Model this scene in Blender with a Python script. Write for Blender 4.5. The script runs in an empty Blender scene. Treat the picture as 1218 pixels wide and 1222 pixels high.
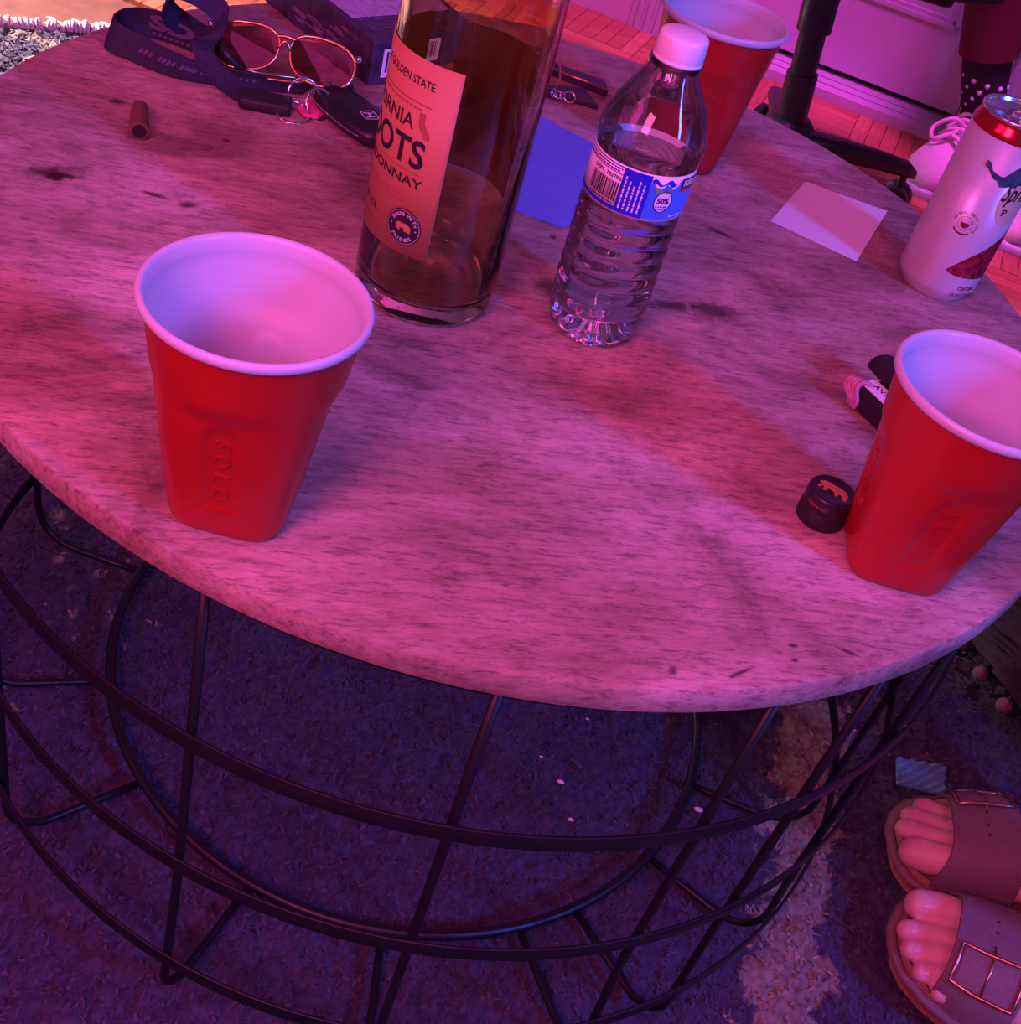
import bpy, bmesh, math, random
import numpy as np
from mathutils import Vector, Matrix
random.seed(7); rng = np.random.default_rng(7)
C = bpy.context.scene.collection
PI = math.pi
sc = bpy.context.scene
ZT = 0.4412                      # height of the table top above the floor

# ---------------------------------------------------------------- camera
cd = bpy.data.cameras.new('camera'); cam = bpy.data.objects.new('camera', cd); C.objects.link(cam)
cd.sensor_fit = 'HORIZONTAL'; cd.sensor_width = 36.0; cd.lens = 1477.2 / 1218 * 36.0
cd.clip_start = 0.02; cd.clip_end = 60
cam.matrix_world = Matrix([[0.953517, -0.30134, -0.0, 0.0], [0.197152, 0.623838, -0.756279, 0.0], [0.227897, 0.721124, 0.65425, 0.844095], [0.0, 0.0, 0.0, 1.0]])
sc.camera = cam
# ---------------------------------------------------------------- light
sc.view_settings.view_transform = 'Standard'; sc.view_settings.look = 'None'
sc.view_settings.exposure = 0.0; sc.view_settings.gamma = 1.0; sc.view_settings.use_curve_mapping = False
sc.cycles.use_denoising = True
sc.cycles.max_bounces = 14; sc.cycles.transmission_bounces = 12; sc.cycles.transparent_max_bounces = 16
w = bpy.data.worlds.new('World'); sc.world = w; w.use_nodes = True
w.node_tree.nodes['Background'].inputs[0].default_value = (0.34, 0.14, 0.45, 1)
w.node_tree.nodes['Background'].inputs[1].default_value = 0.30

def area(name, loc, target, size, energy, color, size_y=None):
    l = bpy.data.lights.new(name, 'AREA'); l.energy = energy; l.color = color
    l.shape = 'RECTANGLE' if size_y else 'SQUARE'; l.size = size
    if size_y: l.size_y = size_y
    o = bpy.data.objects.new(name, l); C.objects.link(o); o.location = loc
    o.rotation_euler = (Vector(target) - Vector(loc)).to_track_quat('-Z', 'Y').to_euler()
    return o
area('violet_led_light', (1.55, -0.25, 1.42), (0.0, 0.70, 0.44), 0.16, 41, (0.06, 0.13, 1.0), 0.60)
area('magenta_led_light', (-1.05, -0.15, 1.20), (0.0, 0.55, 0.44), 0.40, 4.4, (1.0, 0.05, 0.46))
area('pink_front_fill', (-0.26, -0.20, 1.02), (0.05, 0.34, 0.44), 0.28, 8.6, (1.0, 0.11, 0.44))  # fill added near the camera to brighten the front of the table
area('magenta_top_fill', (0.15, -0.15, 2.0), (0.15, 0.35, 0.44), 0.8, 9.2, (1.0, 0.06, 0.45))  # overhead fill added for a soft pink wash, no lamp there
area('pink_room_light', (0.25, 1.70, 2.2), (0.35, 2.35, 0.0), 0.5, 11.5, (1.0, 0.07, 0.95)).data.spread = math.radians(75)
area('window_daylight', (-2.7, 2.20, 0.95), (-1.0, 1.78, 0.0), 0.6, 15, (1.0, 0.66, 0.80)).data.spread = math.radians(30)

# ---------------------------------------------------------------- helpers
def mesh(name, verts, faces, smooth=True):
    me = bpy.data.meshes.new(name)
    me.from_pydata([tuple(v) for v in verts], [], [tuple(f) for f in faces])
    me.validate(); me.update()
    if smooth: me.polygons.foreach_set('use_smooth', [True] * len(me.polygons))
    return me
def link(name, me, mat, parent=None, loc=None, rotz=None):
    o = bpy.data.objects.new(name, me); C.objects.link(o)
    if mat is not None and not me.materials: me.materials.append(mat)
    if parent is not None: o.parent = parent
    if loc is not None: o.location = loc
    if rotz is not None: o.rotation_euler = (0, 0, rotz)
    return o
def thing(name, label, cat, loc=(0, 0, 0), rotz=0.0, group=None):
    o = bpy.data.objects.new(name, None); C.objects.link(o); o.empty_display_size = 0.02
    o.location = loc; o.rotation_euler = (0, 0, rotz); o['label'] = label; o['category'] = cat
    if group: o['group'] = group
    return o
def tag(o, label, cat, group=None):
    o['label'] = label; o['category'] = cat
    if group: o['group'] = group
    return o
def dup(root, loc, rotz, label):
    r = root.copy(); C.objects.link(r); r.location = loc; r.rotation_euler = (0, 0, rotz); r['label'] = label
    for ch in list(root.children):
        c = ch.copy(); C.objects.link(c); c.parent = r
        for g in ch.children:
            d = g.copy(); C.objects.link(d); d.parent = c
    return r
class G:
    """collects geometry"""
    def __init__(s): s.v = []; s.f = []
    def add(s, vf, off=(0, 0, 0), rot=None):
        v, f = vf; n = len(s.v)
        for p in v:
            p = Vector(p)
            if rot is not None: p = rot @ p
            s.v.append((p[0] + off[0], p[1] + off[1], p[2] + off[2]))
        s.f += [tuple(i + n for i in q) for q in f]
        return s
    def build(s, name, mat, parent=None, smooth=True, loc=None, auto=None):
        me = mesh(name, s.v, s.f, smooth)
        o = link(name, me, mat, parent, loc)
        if auto:
            me.set_sharp_from_angle(angle=math.radians(auto))
        return o
def grid_faces(nu, nv, cu=True):
    f = []
    for j in range(nv - 1):
        for i in range(nu if cu else nu - 1):
            a = j * nu + i; b = j * nu + (i + 1) % nu
            f.append((a, b, b + nu, a + nu))
    return f
def lathe(prof, n=64):
    v = []; f = []
    for r, z in prof:
        for i in range(n):
            a = 2 * PI * i / n; v.append((r * math.cos(a), r * math.sin(a), z))
    f = grid_faces(n, len(prof))
    return v, f
def capped_lathe(prof, n=64):
    v, f = lathe(prof, n)
    f = f + [tuple(range(n))[::-1], tuple(range(len(v) - n, len(v)))]
    return v, f
def prism(outline, z0, z1, bev=0.0):
    """outline ccw 2d; bevelled top and bottom edges"""
    n = len(outline); cx = sum(p[0] for p in outline) / n; cy = sum(p[1] for p in outline) / n
    def ins(d):
        out = []
        for i in range(n):
            p0 = Vector(outline[i - 1]); p = Vector(outline[i]); p2 = Vector(outline[(i + 1) % n])
            t = (p2 - p0); t = t.normalized() if t.length > 1e-9 else Vector((1, 0))
            out.append((p[0] - t[1] * d, p[1] + t[0] * d))
        return out
    rings = [(0, z0), (0, z1)] if bev <= 0 else [(bev, z0), (bev * .3, z0 + bev * .3), (0, z0 + bev), (0, z1 - bev), (bev * .3, z1 - bev * .3), (bev, z1)]
    v = []
    for d, z in rings:
        v += [(x, y, z) for x, y in ins(d)]
    f = grid_faces(n, len(rings)) + [tuple(range(n))[::-1], tuple(range(len(v) - n, len(v)))]
    return v, f
def rrect(sx, sy, r, k=5):
    pts = []
    for cx, cy, a0 in ((sx / 2 - r, sy / 2 - r, 0), (-sx / 2 + r, sy / 2 - r, 90), (-sx / 2 + r, -sy / 2 + r, 180), (sx / 2 - r, -sy / 2 + r, 270)):
        for i in range(k + 1):
            a = math.radians(a0 + 90 * i / k); pts.append((cx + r * math.cos(a), cy + r * math.sin(a)))
    return pts
def ellipse(a, b, n=32): return [(a * math.cos(2 * PI * i / n), b * math.sin(2 * PI * i / n)) for i in range(n)]
def rbox(sx, sy, sz, r=0.002, bev=0.001, k=4): return prism(rrect(sx, sy, r, k), 0, sz, bev)
def catmull(pts, per=6, closed=False):
    P = [Vector(p) for p in pts]; n = len(P); out = []
    rng_ = range(n if closed else n - 1)
    for i in rng_:
        if closed: p0, p1, p2, p3 = P[i - 1], P[i], P[(i + 1) % n], P[(i + 2) % n]
        else: p0 = P[i - 1] if i else P[0] * 2 - P[1]; p1 = P[i]; p2 = P[i + 1]; p3 = P[i + 2] if i + 2 < n else P[-1] * 2 - P[-2]
        for k in range(per):
            t = k / per
            out.append(0.5 * ((2 * p1) + (p2 - p0) * t + (2 * p0 - 5 * p1 + 4 * p2 - p3) * t * t + (3 * p1 - p0 - 3 * p2 + p3) * t ** 3))
    if not closed: out.append(P[-1])
    return out
def tube(pts, r, n=8, closed=False, caps=True):
    P = [Vector(p) for p in pts]; m = len(P); v = []
    rs = r if hasattr(r, '__len__') else [r] * m
    up = None
    for i in range(m):
        if closed: t = P[(i + 1) % m] - P[i - 1]
        else: t = P[min(i + 1, m - 1)] - P[max(i - 1, 0)]
        t.normalize()
        if up is None:
            up = Vector((0, 0, 1)) if abs(t.z) < 0.9 else Vector((1, 0, 0))
        s = t.cross(up)
        if s.length < 1e-6: s = t.orthogonal()
        s.normalize(); up = s.cross(t).normalized()
        for k in range(n):
            a = 2 * PI * k / n
            v.append(P[i] + (s * math.cos(a) + up * math.sin(a)) * rs[i])
    f = grid_faces(n, m)
    if closed:
        # match the last ring to the first by nearest start vertex
        b = (m - 1) * n
        sh = min(range(n), key=lambda q: (v[b] - v[q]).length)
        f += [(b + k, b + (k + 1) % n, (k + 1 + sh) % n, (k + sh) % n) for k in range(n)]
    elif caps:
        f += [tuple(range(n))[::-1], tuple(range((m - 1) * n, m * n))]
    return v, f
def band_hoop(r, z0, z1, th, n=160):
    e = th * .32
    prof = [(r - th, z0 + e), (r - th, z1 - e), (r - th + e * .3, z1 - e * .3), (r - th + e, z1), (r - e, z1), (r - e * .3, z1 - e * .3), (r, z1 - e), (r, z0 + e), (r - e * .3, z0 + e * .3), (r - e, z0), (r - th + e, z0), (r - th + e * .3, z0 + e * .3)]
    m = len(prof); v = []
    for rr, z in prof:
        for i in range(n):
            a = 2 * PI * i / n; v.append((rr * math.cos(a), rr * math.sin(a), z))
    f = []
    for j in range(m):
        c = ((j + 1) % m) * n
        for i in range(n):
            k = (i + 1) % n
            f.append((j * n + i, c + i, c + k, j * n + k))
    return v, f
def strip(pts, sides, width, th):
    """flat strap along pts, sides = vector along the strap width at each point"""
    P = [Vector(p) for p in pts]; S = [Vector(s).normalized() for s in sides]; v = []
    for i, p in enumerate(P):
        t = (P[min(i + 1, len(P) - 1)] - P[max(i - 1, 0)]).normalized()
        nrm = t.cross(S[i]).normalized()
        for a, b in ((-1, -1), (1, -1), (1, 1), (-1, 1)):
            v.append(p + S[i] * (a * width / 2) + nrm * (b * th / 2))
    m = len(P)
    f = grid_faces(4, m) + [(3, 2, 1, 0), tuple(range(4 * m - 4, 4 * m))]
    return v, f
def loft(sections, n=24, p=2.4):
    """sections: (centre, half width vector, half height vector)"""
    v = []
    for c, a, b in sections:
        c = Vector(c); a = Vector(a); b = Vector(b)
        for i in range(n):
            t = 2 * PI * i / n; ct, st = math.cos(t), math.sin(t)
            x = math.copysign(abs(ct) ** (2 / p), ct); y = math.copysign(abs(st) ** (2 / p), st)
            v.append(c + a * x + b * y)
    m = len(sections)
    return v, grid_faces(n, m) + [tuple(range(n))[::-1], tuple(range((m - 1) * n, m * n))]
def ball(c, r, nu=16, nv=10, sq=(1, 1, 1)):
    v = []
    for j in range(nv + 1):
        th = PI * j / nv; th = min(max(th, 0.02), PI - 0.02)
        for i in range(nu):
            a = 2 * PI * i / nu
            v.append((c[0] + r * sq[0] * math.sin(th) * math.cos(a), c[1] + r * sq[1] * math.sin(th) * math.sin(a), c[2] + r * sq[2] * math.cos(th)))
    f = [q[::-1] for q in grid_faces(nu, nv + 1)]
    return v, f + [tuple(range(nu)), tuple(range(nv * nu, (nv + 1) * nu))[::-1]]
_txt = {}
def text2d(s, size, bold=0.0, shear=0.0, align='CENTER', space=1.0):
    """flat letter outlines as 2d verts + faces, centred on y=0"""
    cu = bpy.data.curves.new('t', 'FONT'); cu.body = s; cu.size = size; cu.offset = bold; cu.shear = shear
    cu.align_x = align; cu.align_y = 'CENTER'; cu.space_character = space; cu.resolution_u = 3
    o = bpy.data.objects.new('t', cu); C.objects.link(o)
    me = o.to_mesh(); v = [(p.co.x, p.co.y) for p in me.vertices]; f = [tuple(p.vertices) for p in me.polygons]
    o.to_mesh_clear(); bpy.data.objects.remove(o); bpy.data.curves.remove(cu)
    return v, f
def flat(vf, fn):
    """map 2d shape through fn(x, y) -> xyz"""
    return [fn(x, y) for x, y in vf[0]], vf[1]
def slice2d(vf, step):
    """cut a flat shape into narrow upright strips so that it bends smoothly round a bottle"""
    bm = bmesh.new()
    vs = [bm.verts.new((x, y, 0)) for x, y in vf[0]]
    for q in vf[1]:
        try: bm.faces.new([vs[i] for i in q])
        except ValueError: pass
    x0 = min(p[0] for p in vf[0]); x1 = max(p[0] for p in vf[0]); x = x0 + step * .5
    bmesh.ops.triangulate(bm, faces=bm.faces[:])
    while x < x1:
        bmesh.ops.bisect_plane(bm, geom=bm.verts[:] + bm.edges[:] + bm.faces[:], plane_co=(x, 0, 0), plane_no=(1, 0, 0), dist=1e-7)
        x += step
    bm.verts.index_update()
    out = [(v.co.x, v.co.y) for v in bm.verts], [tuple(v.index for v in f.verts) for f in bm.faces]
    bm.free(); return out
def poly(pts): return list(pts), [tuple(range(len(pts)))]
def rect(x0, y0, x1, y1, nx=1):
    v = []; f = []
    for i in range(nx + 1):
        x = x0 + (x1 - x0) * i / nx; v += [(x, y0), (x, y1)]
    for i in range(nx): f.append((2 * i, 2 * i + 2, 2 * i + 3, 2 * i + 1))
    return v, f
def dashes(x0, x1, y, h, seed=1, gap=.35):
    """a line of print too small to read: short bars of uneven length"""
    r = random.Random(seed); out = G2(); x = x0
    while x < x1:
        w_ = h * r.uniform(.9, 3.2); out.add(rect(x, y - h / 2, min(x + w_, x1), y + h / 2)); x += w_ + h * gap * 2
    return out.vf()
def ring2d(r0, r1, n=40, sx=1, sy=1):
    v = [(rr * math.cos(2 * PI * i / n) * sx, rr * math.sin(2 * PI * i / n) * sy) for rr in (r0, r1) for i in range(n)]
    return v, [(i, i + n, (i + 1) % n + n, (i + 1) % n)[::-1] for i in range(n)]
def sh(vf, dx, dy, sx=1, sy=1, rot=0):
    c, s = math.cos(rot), math.sin(rot)
    return [((x * c - y * s) * sx + dx, (x * s + y * c) * sy + dy) for x, y in vf[0]], vf[1]
def arc_text(s, r, size, a_mid, span, up=True):
    """letters round a circle"""
    out = G2()
    n = len(s)
    for i, ch in enumerate(s):
        if ch == ' ': continue
        t = (i - (n - 1) / 2) / max(n - 1, 1) * span
        a = a_mid - t if up else a_mid + t
        rot = a - PI / 2 if up else a + PI / 2
        out.add(sh(text2d(ch, size, size * .02), r * math.cos(a), r * math.sin(a), rot=rot))
    return out.vf()
class G2:
    def __init__(s): s.v = []; s.f = []
    def add(s, vf):
        n = len(s.v); s.v += list(vf[0]); s.f += [tuple(i + n for i in q) for q in vf[1]]; return s
    def vf(s): return s.v, s.f
BEAR = [(-1.0, .10), (-.93, .25), (-.82, .30), (-.74, .44), (-.62, .42), (-.45, .50), (-.2, .46), (.05, .50), (.35, .48), (.65, .40), (.88, .18), (.97, -.08), (.93, -.30), (1.0, -.48), (.78, -.50), (.70, -.28), (.55, -.12), (.40, -.14), (.38, -.34), (.46, -.46), (.22, -.47), (.16, -.2), (-.1, -.14), (-.32, -.13), (-.36, -.32), (-.30, -.48), (-.55, -.49), (-.55, -.2), (-.63, -.10), (-.74, -.28), (-.74, -.42), (-.92, -.42), (-.88, -.2), (-.78, .0), (-.86, .04)]
def cyl(r, phi0):
    return lambda x, y: (r * math.cos(phi0 + x / r), r * math.sin(phi0 + x / r), y)

# ---------------------------------------------------------------- materials
def new_mat(name):
    m = bpy.data.materials.new(name); m.use_nodes = True
    nt = m.node_tree; b = nt.nodes['Principled BSDF']
    return m, nt, b
def N(nt, t, **kw):
    n = nt.nodes.new(t)
    for k, v in kw.items(): setattr(n, k, v)
    return n
def ramp(nt, stops):
    r = N(nt, 'ShaderNodeValToRGB'); e = r.color_ramp.elements
    while len(e) < len(stops): e.new(0.5)
    for i, (p, c) in enumerate(stops): e[i].position = p; e[i].color = (*c, 1) if len(c) == 3 else c
    return r
def simple(name, color, rough=0.5, metal=0.0, var=0.08, scale=60, bump=0.0, spec=0.5, **kw):
    m, nt, b = new_mat(name)
    tc = N(nt, 'ShaderNodeTexCoord'); no = N(nt, 'ShaderNodeTexNoise'); no.inputs['Scale'].default_value = scale; no.inputs['Detail'].default_value = 4
    nt.links.new(tc.outputs['Object'], no.inputs['Vector'])
    lo = tuple(max(0, c * (1 - var)) for c in color); hi = tuple(min(1, c * (1 + var)) for c in color)
    r = ramp(nt, [(0.3, lo), (0.7, hi)]); nt.links.new(no.outputs['Fac'], r.inputs['Fac'])
    nt.links.new(r.outputs['Color'], b.inputs['Base Color'])
    b.inputs['Roughness'].default_value = rough; b.inputs['Metallic'].default_value = metal
    b.inputs['Specular IOR Level'].default_value = spec
    if bump:
        bp = N(nt, 'ShaderNodeBump'); bp.inputs['Strength'].default_value = bump; bp.inputs['Distance'].default_value = 0.001
        nt.links.new(no.outputs['Fac'], bp.inputs['Height']); nt.links.new(bp.outputs['Normal'], b.inputs['Normal'])
    for k, v in kw.items(): b.inputs[k].default_value = v
    return m
def glass(name, color, rough=0.0, ior=1.5):
    m, nt, b = new_mat(name)
    b.inputs['Base Color'].default_value = (*color, 1); b.inputs['Roughness'].default_value = rough
    b.inputs['IOR'].default_value = ior; b.inputs['Transmission Weight'].default_value = 1.0
    return m
def clear_plastic(name, tint, gloss=1.0):
    """thin clear film: fresnel mix of a clear pass and a mirror coat"""
    m, nt, b = new_mat(name); nt.nodes.remove(b); out = nt.nodes['Material Output']
    t = N(nt, 'ShaderNodeBsdfTransparent'); t.inputs[0].default_value = (*tint, 1)
    g = N(nt, 'ShaderNodeBsdfGlossy'); g.inputs['Roughness'].default_value = 0.06
    lw = N(nt, 'ShaderNodeFresnel'); lw.inputs['IOR'].default_value = 1.55
    mp = N(nt, 'ShaderNodeMath', operation='MULTIPLY'); mp.inputs[1].default_value = gloss; mp.use_clamp = True
    mx = N(nt, 'ShaderNodeMixShader')
    nt.links.new(lw.outputs[0], mp.inputs[0]); nt.links.new(mp.outputs[0], mx.inputs[0])
    nt.links.new(t.outputs[0], mx.inputs[1]); nt.links.new(g.outputs[0], mx.inputs[2]); nt.links.new(mx.outputs[0], out.inputs[0])
    return m
def wood_top():
    m, nt, b = new_mat('mango_wood')
    L = nt.links.new
    tc = N(nt, 'ShaderNodeTexCoord'); mp = N(nt, 'ShaderNodeMapping'); mp.inputs['Rotation'].default_value = (0, 0, -math.radians(16.5))
    L(tc.outputs['Object'], mp.inputs['Vector'])
    def noise(scale, sx, sy, det=5, rough=.6, dist=0.0):
        q = N(nt, 'ShaderNodeMapping'); q.inputs['Scale'].default_value = (sx, sy, 1); L(mp.outputs[0], q.inputs['Vector'])
        n = N(nt, 'ShaderNodeTexNoise'); n.inputs['Scale'].default_value = scale; n.inputs['Detail'].default_value = det; n.inputs['Roughness'].default_value = rough
        n.inputs['Distortion'].default_value = dist
        L(q.outputs[0], n.inputs['Vector']); return n
    broad = noise(4.2, .8, 1.5, 4, .6, 1.2)      # cloudy heart / sap wood patches
    patch = noise(9, .75, 1.2, 5, .66, 1.4)
    grain = noise(34, .30, 2.4, 6, .72, 1.0)
    fine = noise(230, .34, 1.6, 5, .82, .5)       # short fibre pores
    c1 = ramp(nt, [(.28, (.28, .165, .125)), (.42, (.42, .275, .22)), (.55, (.52, .37, .31)), (.72, (.66, .49, .42))]); L(broad.outputs[0], c1.inputs[0])
    c0 = ramp(nt, [(.34, (.42, .36, .35)), (.47, (.84, .82, .82)), (.66, (1.18, 1.22, 1.25))]); L(patch.outputs[0], c0.inputs[0])
    c2 = ramp(nt, [(.32, (.62, .58, .57)), (.48, (.95, .94, .94)), (.70, (1.12, 1.12, 1.12))]); L(grain.outputs[0], c2.inputs[0])
    c3 = ramp(nt, [(.38, (.20, .18, .18)), (.48, (.86, .86, .86)), (.62, (1.20, 1.20, 1.20))]); L(fine.outputs[0], c3.inputs[0])
    mA = N(nt, 'ShaderNodeMixRGB', blend_type='MULTIPLY'); mA.inputs[0].default_value = .8; L(c1.outputs[0], mA.inputs[1]); L(c0.outputs[0], mA.inputs[2])
    m1 = N(nt, 'ShaderNodeMixRGB', blend_type='MULTIPLY'); m1.inputs[0].default_value = .7; L(mA.outputs[0], m1.inputs[1]); L(c2.outputs[0], m1.inputs[2])
    m2 = N(nt, 'ShaderNodeMixRGB', blend_type='MULTIPLY'); m2.inputs[0].default_value = .62; L(m1.outputs[0], m2.inputs[1]); L(c3.outputs[0], m2.inputs[2])
    last = m2.outputs[0]
    # small dark knots and nicks, each at its own spot: (x, y, length, width, turn)
    spots = [(-0.2833, -0.0933, 0.0114, 0.0063, 0.313), (-0.287, -0.0923, 0.0213, 0.0127, 0.314), (-0.2945, 0.0164, 0.0073, 0.0058, 0.571), (-0.2258, -0.0811, 0.0106, 0.0032, 0.028), (-0.2046, -0.0793, 0.0094, 0.0047, 0.698), (-0.2157, 0.01, 0.0041, 0.0028, 0.128), (0.1304, -0.3331, 0.0044, 0.0032, 1.11), (0.1624, -0.3208, 0.01, 0.0017, 0.809), (0.1864, -0.293, 0.0034, 0.0018, 0.404), (0.1875, -0.3026, 0.0027, 0.0018, 0.399), (0.2143, -0.2857, 0.0071, 0.0018, -0.113), (0.282, 0.1348, 0.0029, 0.0034, 0.135), (-0.0842, -0.3675, 0.0034, 0.004, -0.201), (0.0101, 0.019, 0.0034, 0.0036, 0.126), (0.122, 0.0995, 0.0182, 0.004, -0.258), (0.2653, 0.1242, 0.0032, 0.0042, 0.409), (-0.0877, -0.0304, 0.0072, 0.0033, 0.313), (0.0967, -0.021, 0.0211, 0.0082, 0.385), (0.1241, -0.0099, 0.0234, 0.0133, 0.385), (0.0217, -0.0452, 0.0163, 0.0142, 0.299)]
    for x, y, a, bb, rot in spots:
        q = N(nt, 'ShaderNodeMapping'); q.vector_type = 'TEXTURE'; q.inputs['Location'].default_value = (x, y, 0); q.inputs['Rotation'].default_value = (0, 0, rot); q.inputs['Scale'].default_value = (a, bb, 1)
        nz = N(nt, 'ShaderNodeTexNoise'); nz.inputs['Scale'].default_value = 160; L(tc.outputs['Object'], nz.inputs['Vector'])
        sp = N(nt, 'ShaderNodeSeparateXYZ'); L(tc.outputs['Object'], q.inputs['Vector']); L(q.outputs[0], sp.inputs[0])
        cb = N(nt, 'ShaderNodeCombineXYZ'); L(sp.outputs[0], cb.inputs[0]); L(sp.outputs[1], cb.inputs[1])
        ln = N(nt, 'ShaderNodeVectorMath', operation='LENGTH'); L(cb.outputs[0], ln.inputs[0])
        ad = N(nt, 'ShaderNodeMath', operation='ADD'); L(ln.outputs['Value'], ad.inputs[0]); L(nz.outputs[0], ad.inputs[1])
        rp = ramp(nt, [(.0, (.22, .2, .2)), (.85 / 2, (.25, .22, .22)), (1.5 / 2, (1, 1, 1))])
        hv = N(nt, 'ShaderNodeMath', operation='MULTIPLY'); hv.inputs[1].default_value = .5; L(ad.outputs[0], hv.inputs[0]); L(hv.outputs[0], rp.inputs[0])
        mm = N(nt, 'ShaderNodeMixRGB', blend_type='MULTIPLY'); mm.inputs[0].default_value = 1; L(last, mm.inputs[1]); L(rp.outputs[0], mm.inputs[2]); last = mm.outputs[0]
    L(last, b.inputs['Base Color'])
    rr = ramp(nt, [(.3, (.55, .55, .55)), (.7, (.40, .40, .40))]); L(broad.outputs[0], rr.inputs[0]); L(rr.outputs[0], b.inputs['Roughness'])
    b.inputs['Specular IOR Level'].default_value = .35
    bp = N(nt, 'ShaderNodeBump'); bp.inputs['Strength'].default_value = .35; bp.inputs['Distance'].default_value = .0008
    L(fine.outputs[0], bp.inputs['Height']); L(bp.outputs[0], b.inputs['Normal'])
    return m
M = {}
M['wood'] = wood_top()
M['steel'] = simple('black_steel', (.007, .006, .009), .42, 0, .2, 40, .03, .5)
M['red_plastic'] = simple('red_plastic', (.36, .012, .010), .28, 0, .05, 30, **{'Subsurface Weight': 0.0})
M['white_plastic'] = simple('white_plastic', (.54, .57, .63), .32, 0, .02, 30)
M['paper'] = simple('white_paper', (.76, .76, .78), .75, 0, .03, 90)
M['blue_paper'] = simple('blue_paper', (.16, .26, .80), .8, 0, .04, 90)
M['olive_glass'] = glass('olive_bottle_glass', (.85, .74, .46), .01, 1.5)
M['wine'] = glass('white_wine', (.80, .58, .22), 0, 1.34)
M['orange_label'] = simple('orange_label_paper', (.50, .21, .10), .55, 0, .04, 50)
M['orange_dark'] = simple('dark_orange_print', (.36, .12, .06), .55, 0, .04, 50)
M['back_label'] = simple('back_label_paper', (.30, .20, .14), .6, 0, .05, 50)
M['black_ink'] = simple('black_ink', (.016, .012, .02), .55, 0, .1, 50)
M['pale_ink'] = simple('pale_ink', (.62, .50, .55), .55, 0, .05, 50)
M['clear_film'] = clear_plastic('clear_bottle_plastic', (.95, .95, .97), 0.9)
M['water'] = glass('water', (.99, .99, 1.0), 0, 1.27)
M['frost_cap'] = simple('translucent_white_cap', (.86, .86, .90), .35, 0, .03, 60, **{'Subsurface Weight': 0.0})
M['label_white'] = simple('label_white_film', (.82, .82, .86), .35, 0, .03, 60)
M['label_blue'] = simple('label_deep_blue_film', (.012, .02, .55), .35, 0, .06, 60)
M['label_sky'] = simple('label_sky_blue_film', (.05, .22, .85), .35, 0, .25, 26)
M['label_red'] = simple('label_red_film', (.55, .03, .03), .4, 0, .06, 60)
M['leaf_green'] = simple('leaf_green_print', (.16, .36, .12), .4, 0, .15, 200)
M['can_white'] = simple('can_white_paint', (.56, .54, .54), .30, .15, .03, 50)
M['can_red'] = simple('can_red_foil', (.62, .02, .035), .18, .75, .05, 50)
M['can_berry'] = simple('berry_print', (.22, .012, .025), .35, 0, .75, 320)
M['can_cream'] = simple('cream_print', (.60, .52, .32), .35, 0, .05, 60)
M['can_teal'] = simple('teal_print', (.03, .10, .13), .35, 0, .5, 160)
M['aluminium'] = simple('aluminium', (.78, .78, .80), .22, 1.0, .05, 50)
M['chrome'] = simple('chrome', (.80, .80, .82), .12, 1.0, .05, 50)
M['black_plastic'] = simple('black_plastic', (.016, .014, .018), .38, 0, .15, 50)
M['matt_black'] = simple('matt_black_plastic', (.020, .017, .022), .6, 0, .2, 90, .2)
M['emblem'] = simple('bright_emblem_metal', (.75, .72, .76), .35, 0.2, .05, 50)
M['side_art'] = simple('box_side_print', (.17, .13, .22), .5, 0, .4, 120)
M['gold'] = simple('gold_wire', (.80, .45, .20), .2, 1.0, .05, 50)
M['lens'] = clear_plastic('brown_lens', (.60, .36, .32), .7)
M['strap'] = simple('navy_webbing', (.022, .026, .060), .75, 0, .3, 700, .3)
M['strap_print'] = simple('grey_violet_print', (.11, .10, .17), .7, 0, .1, 300)
M['black_fabric'] = simple('black_fabric', (.014, .010, .016), .85, 0, .3, 900, .4)
M['pink_acrylic'] = simple('pink_acrylic', (.85, .08, .30), .25, 0, .2, 300)
M['brown_paper'] = simple('brown_paper', (.17, .085, .05), .8, 0, .15, 200, .2)
M['leather'] = simple('sandal_leather', (.17, .125, .12), .62, 0, .12, 350, .25)
M['cork'] = simple('cork_sole', (.26, .13, .075), .85, 0, .35, 420, .4)
M['suede'] = simple('suede_footbed', (.20, .13, .105), .9, 0, .15, 500, .3)
M['brass'] = simple('antique_brass', (.55, .34, .22), .3, 1.0, .1, 100)
M['skin'] = simple('skin', (.66, .40, .31), .5, 0, .07, 45, .05, **{'Subsurface Weight': 0.12, 'Subsurface Scale': 0.01})
M['nail'] = simple('toe_nail', (.72, .45, .38), .28, 0, .04, 60)
M['stone'] = simple('toe_ring_stone', (.75, .55, .85), .08, .6, .05, 60)
M['trouser'] = simple('dark_red_trouser', (.10, .014, .022), .85, 0, .2, 500, .3)
M['shoe_knit'] = simple('pale_sneaker_knit', (.62, .55, .56), .8, 0, .15, 400, .4)
M['shoe_lace'] = simple('pink_lace', (.66, .50, .55), .8, 0, .1, 500, .3)
M['door_paint'] = simple('white_door_paint', (.52, .50, .54), .45, 0, .04, 12)
M['wall_paint'] = simple('wall_paint', (.60, .50, .53), .7, 0, .04, 12)
M['gap'] = simple('gap_shade', (.02, .015, .02), .9)  # near-black put in place of shade in the door gap and strap holes
M['cover_light'] = simple('box_cover_print', (.42, .34, .50), .5, 0, .25, 180)
M['cover_dark'] = simple('box_cover_dark', (.05, .035, .07), .45, 0, .5, 90)
M['teal_ribbed'] = simple('teal_ribbed_patch', (.10, .34, .34), .9, 0, .3, 700, .4)
M['crumb'] = simple('pale_crumb', (.75, .60, .55), .8, 0, .2, 300)
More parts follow.
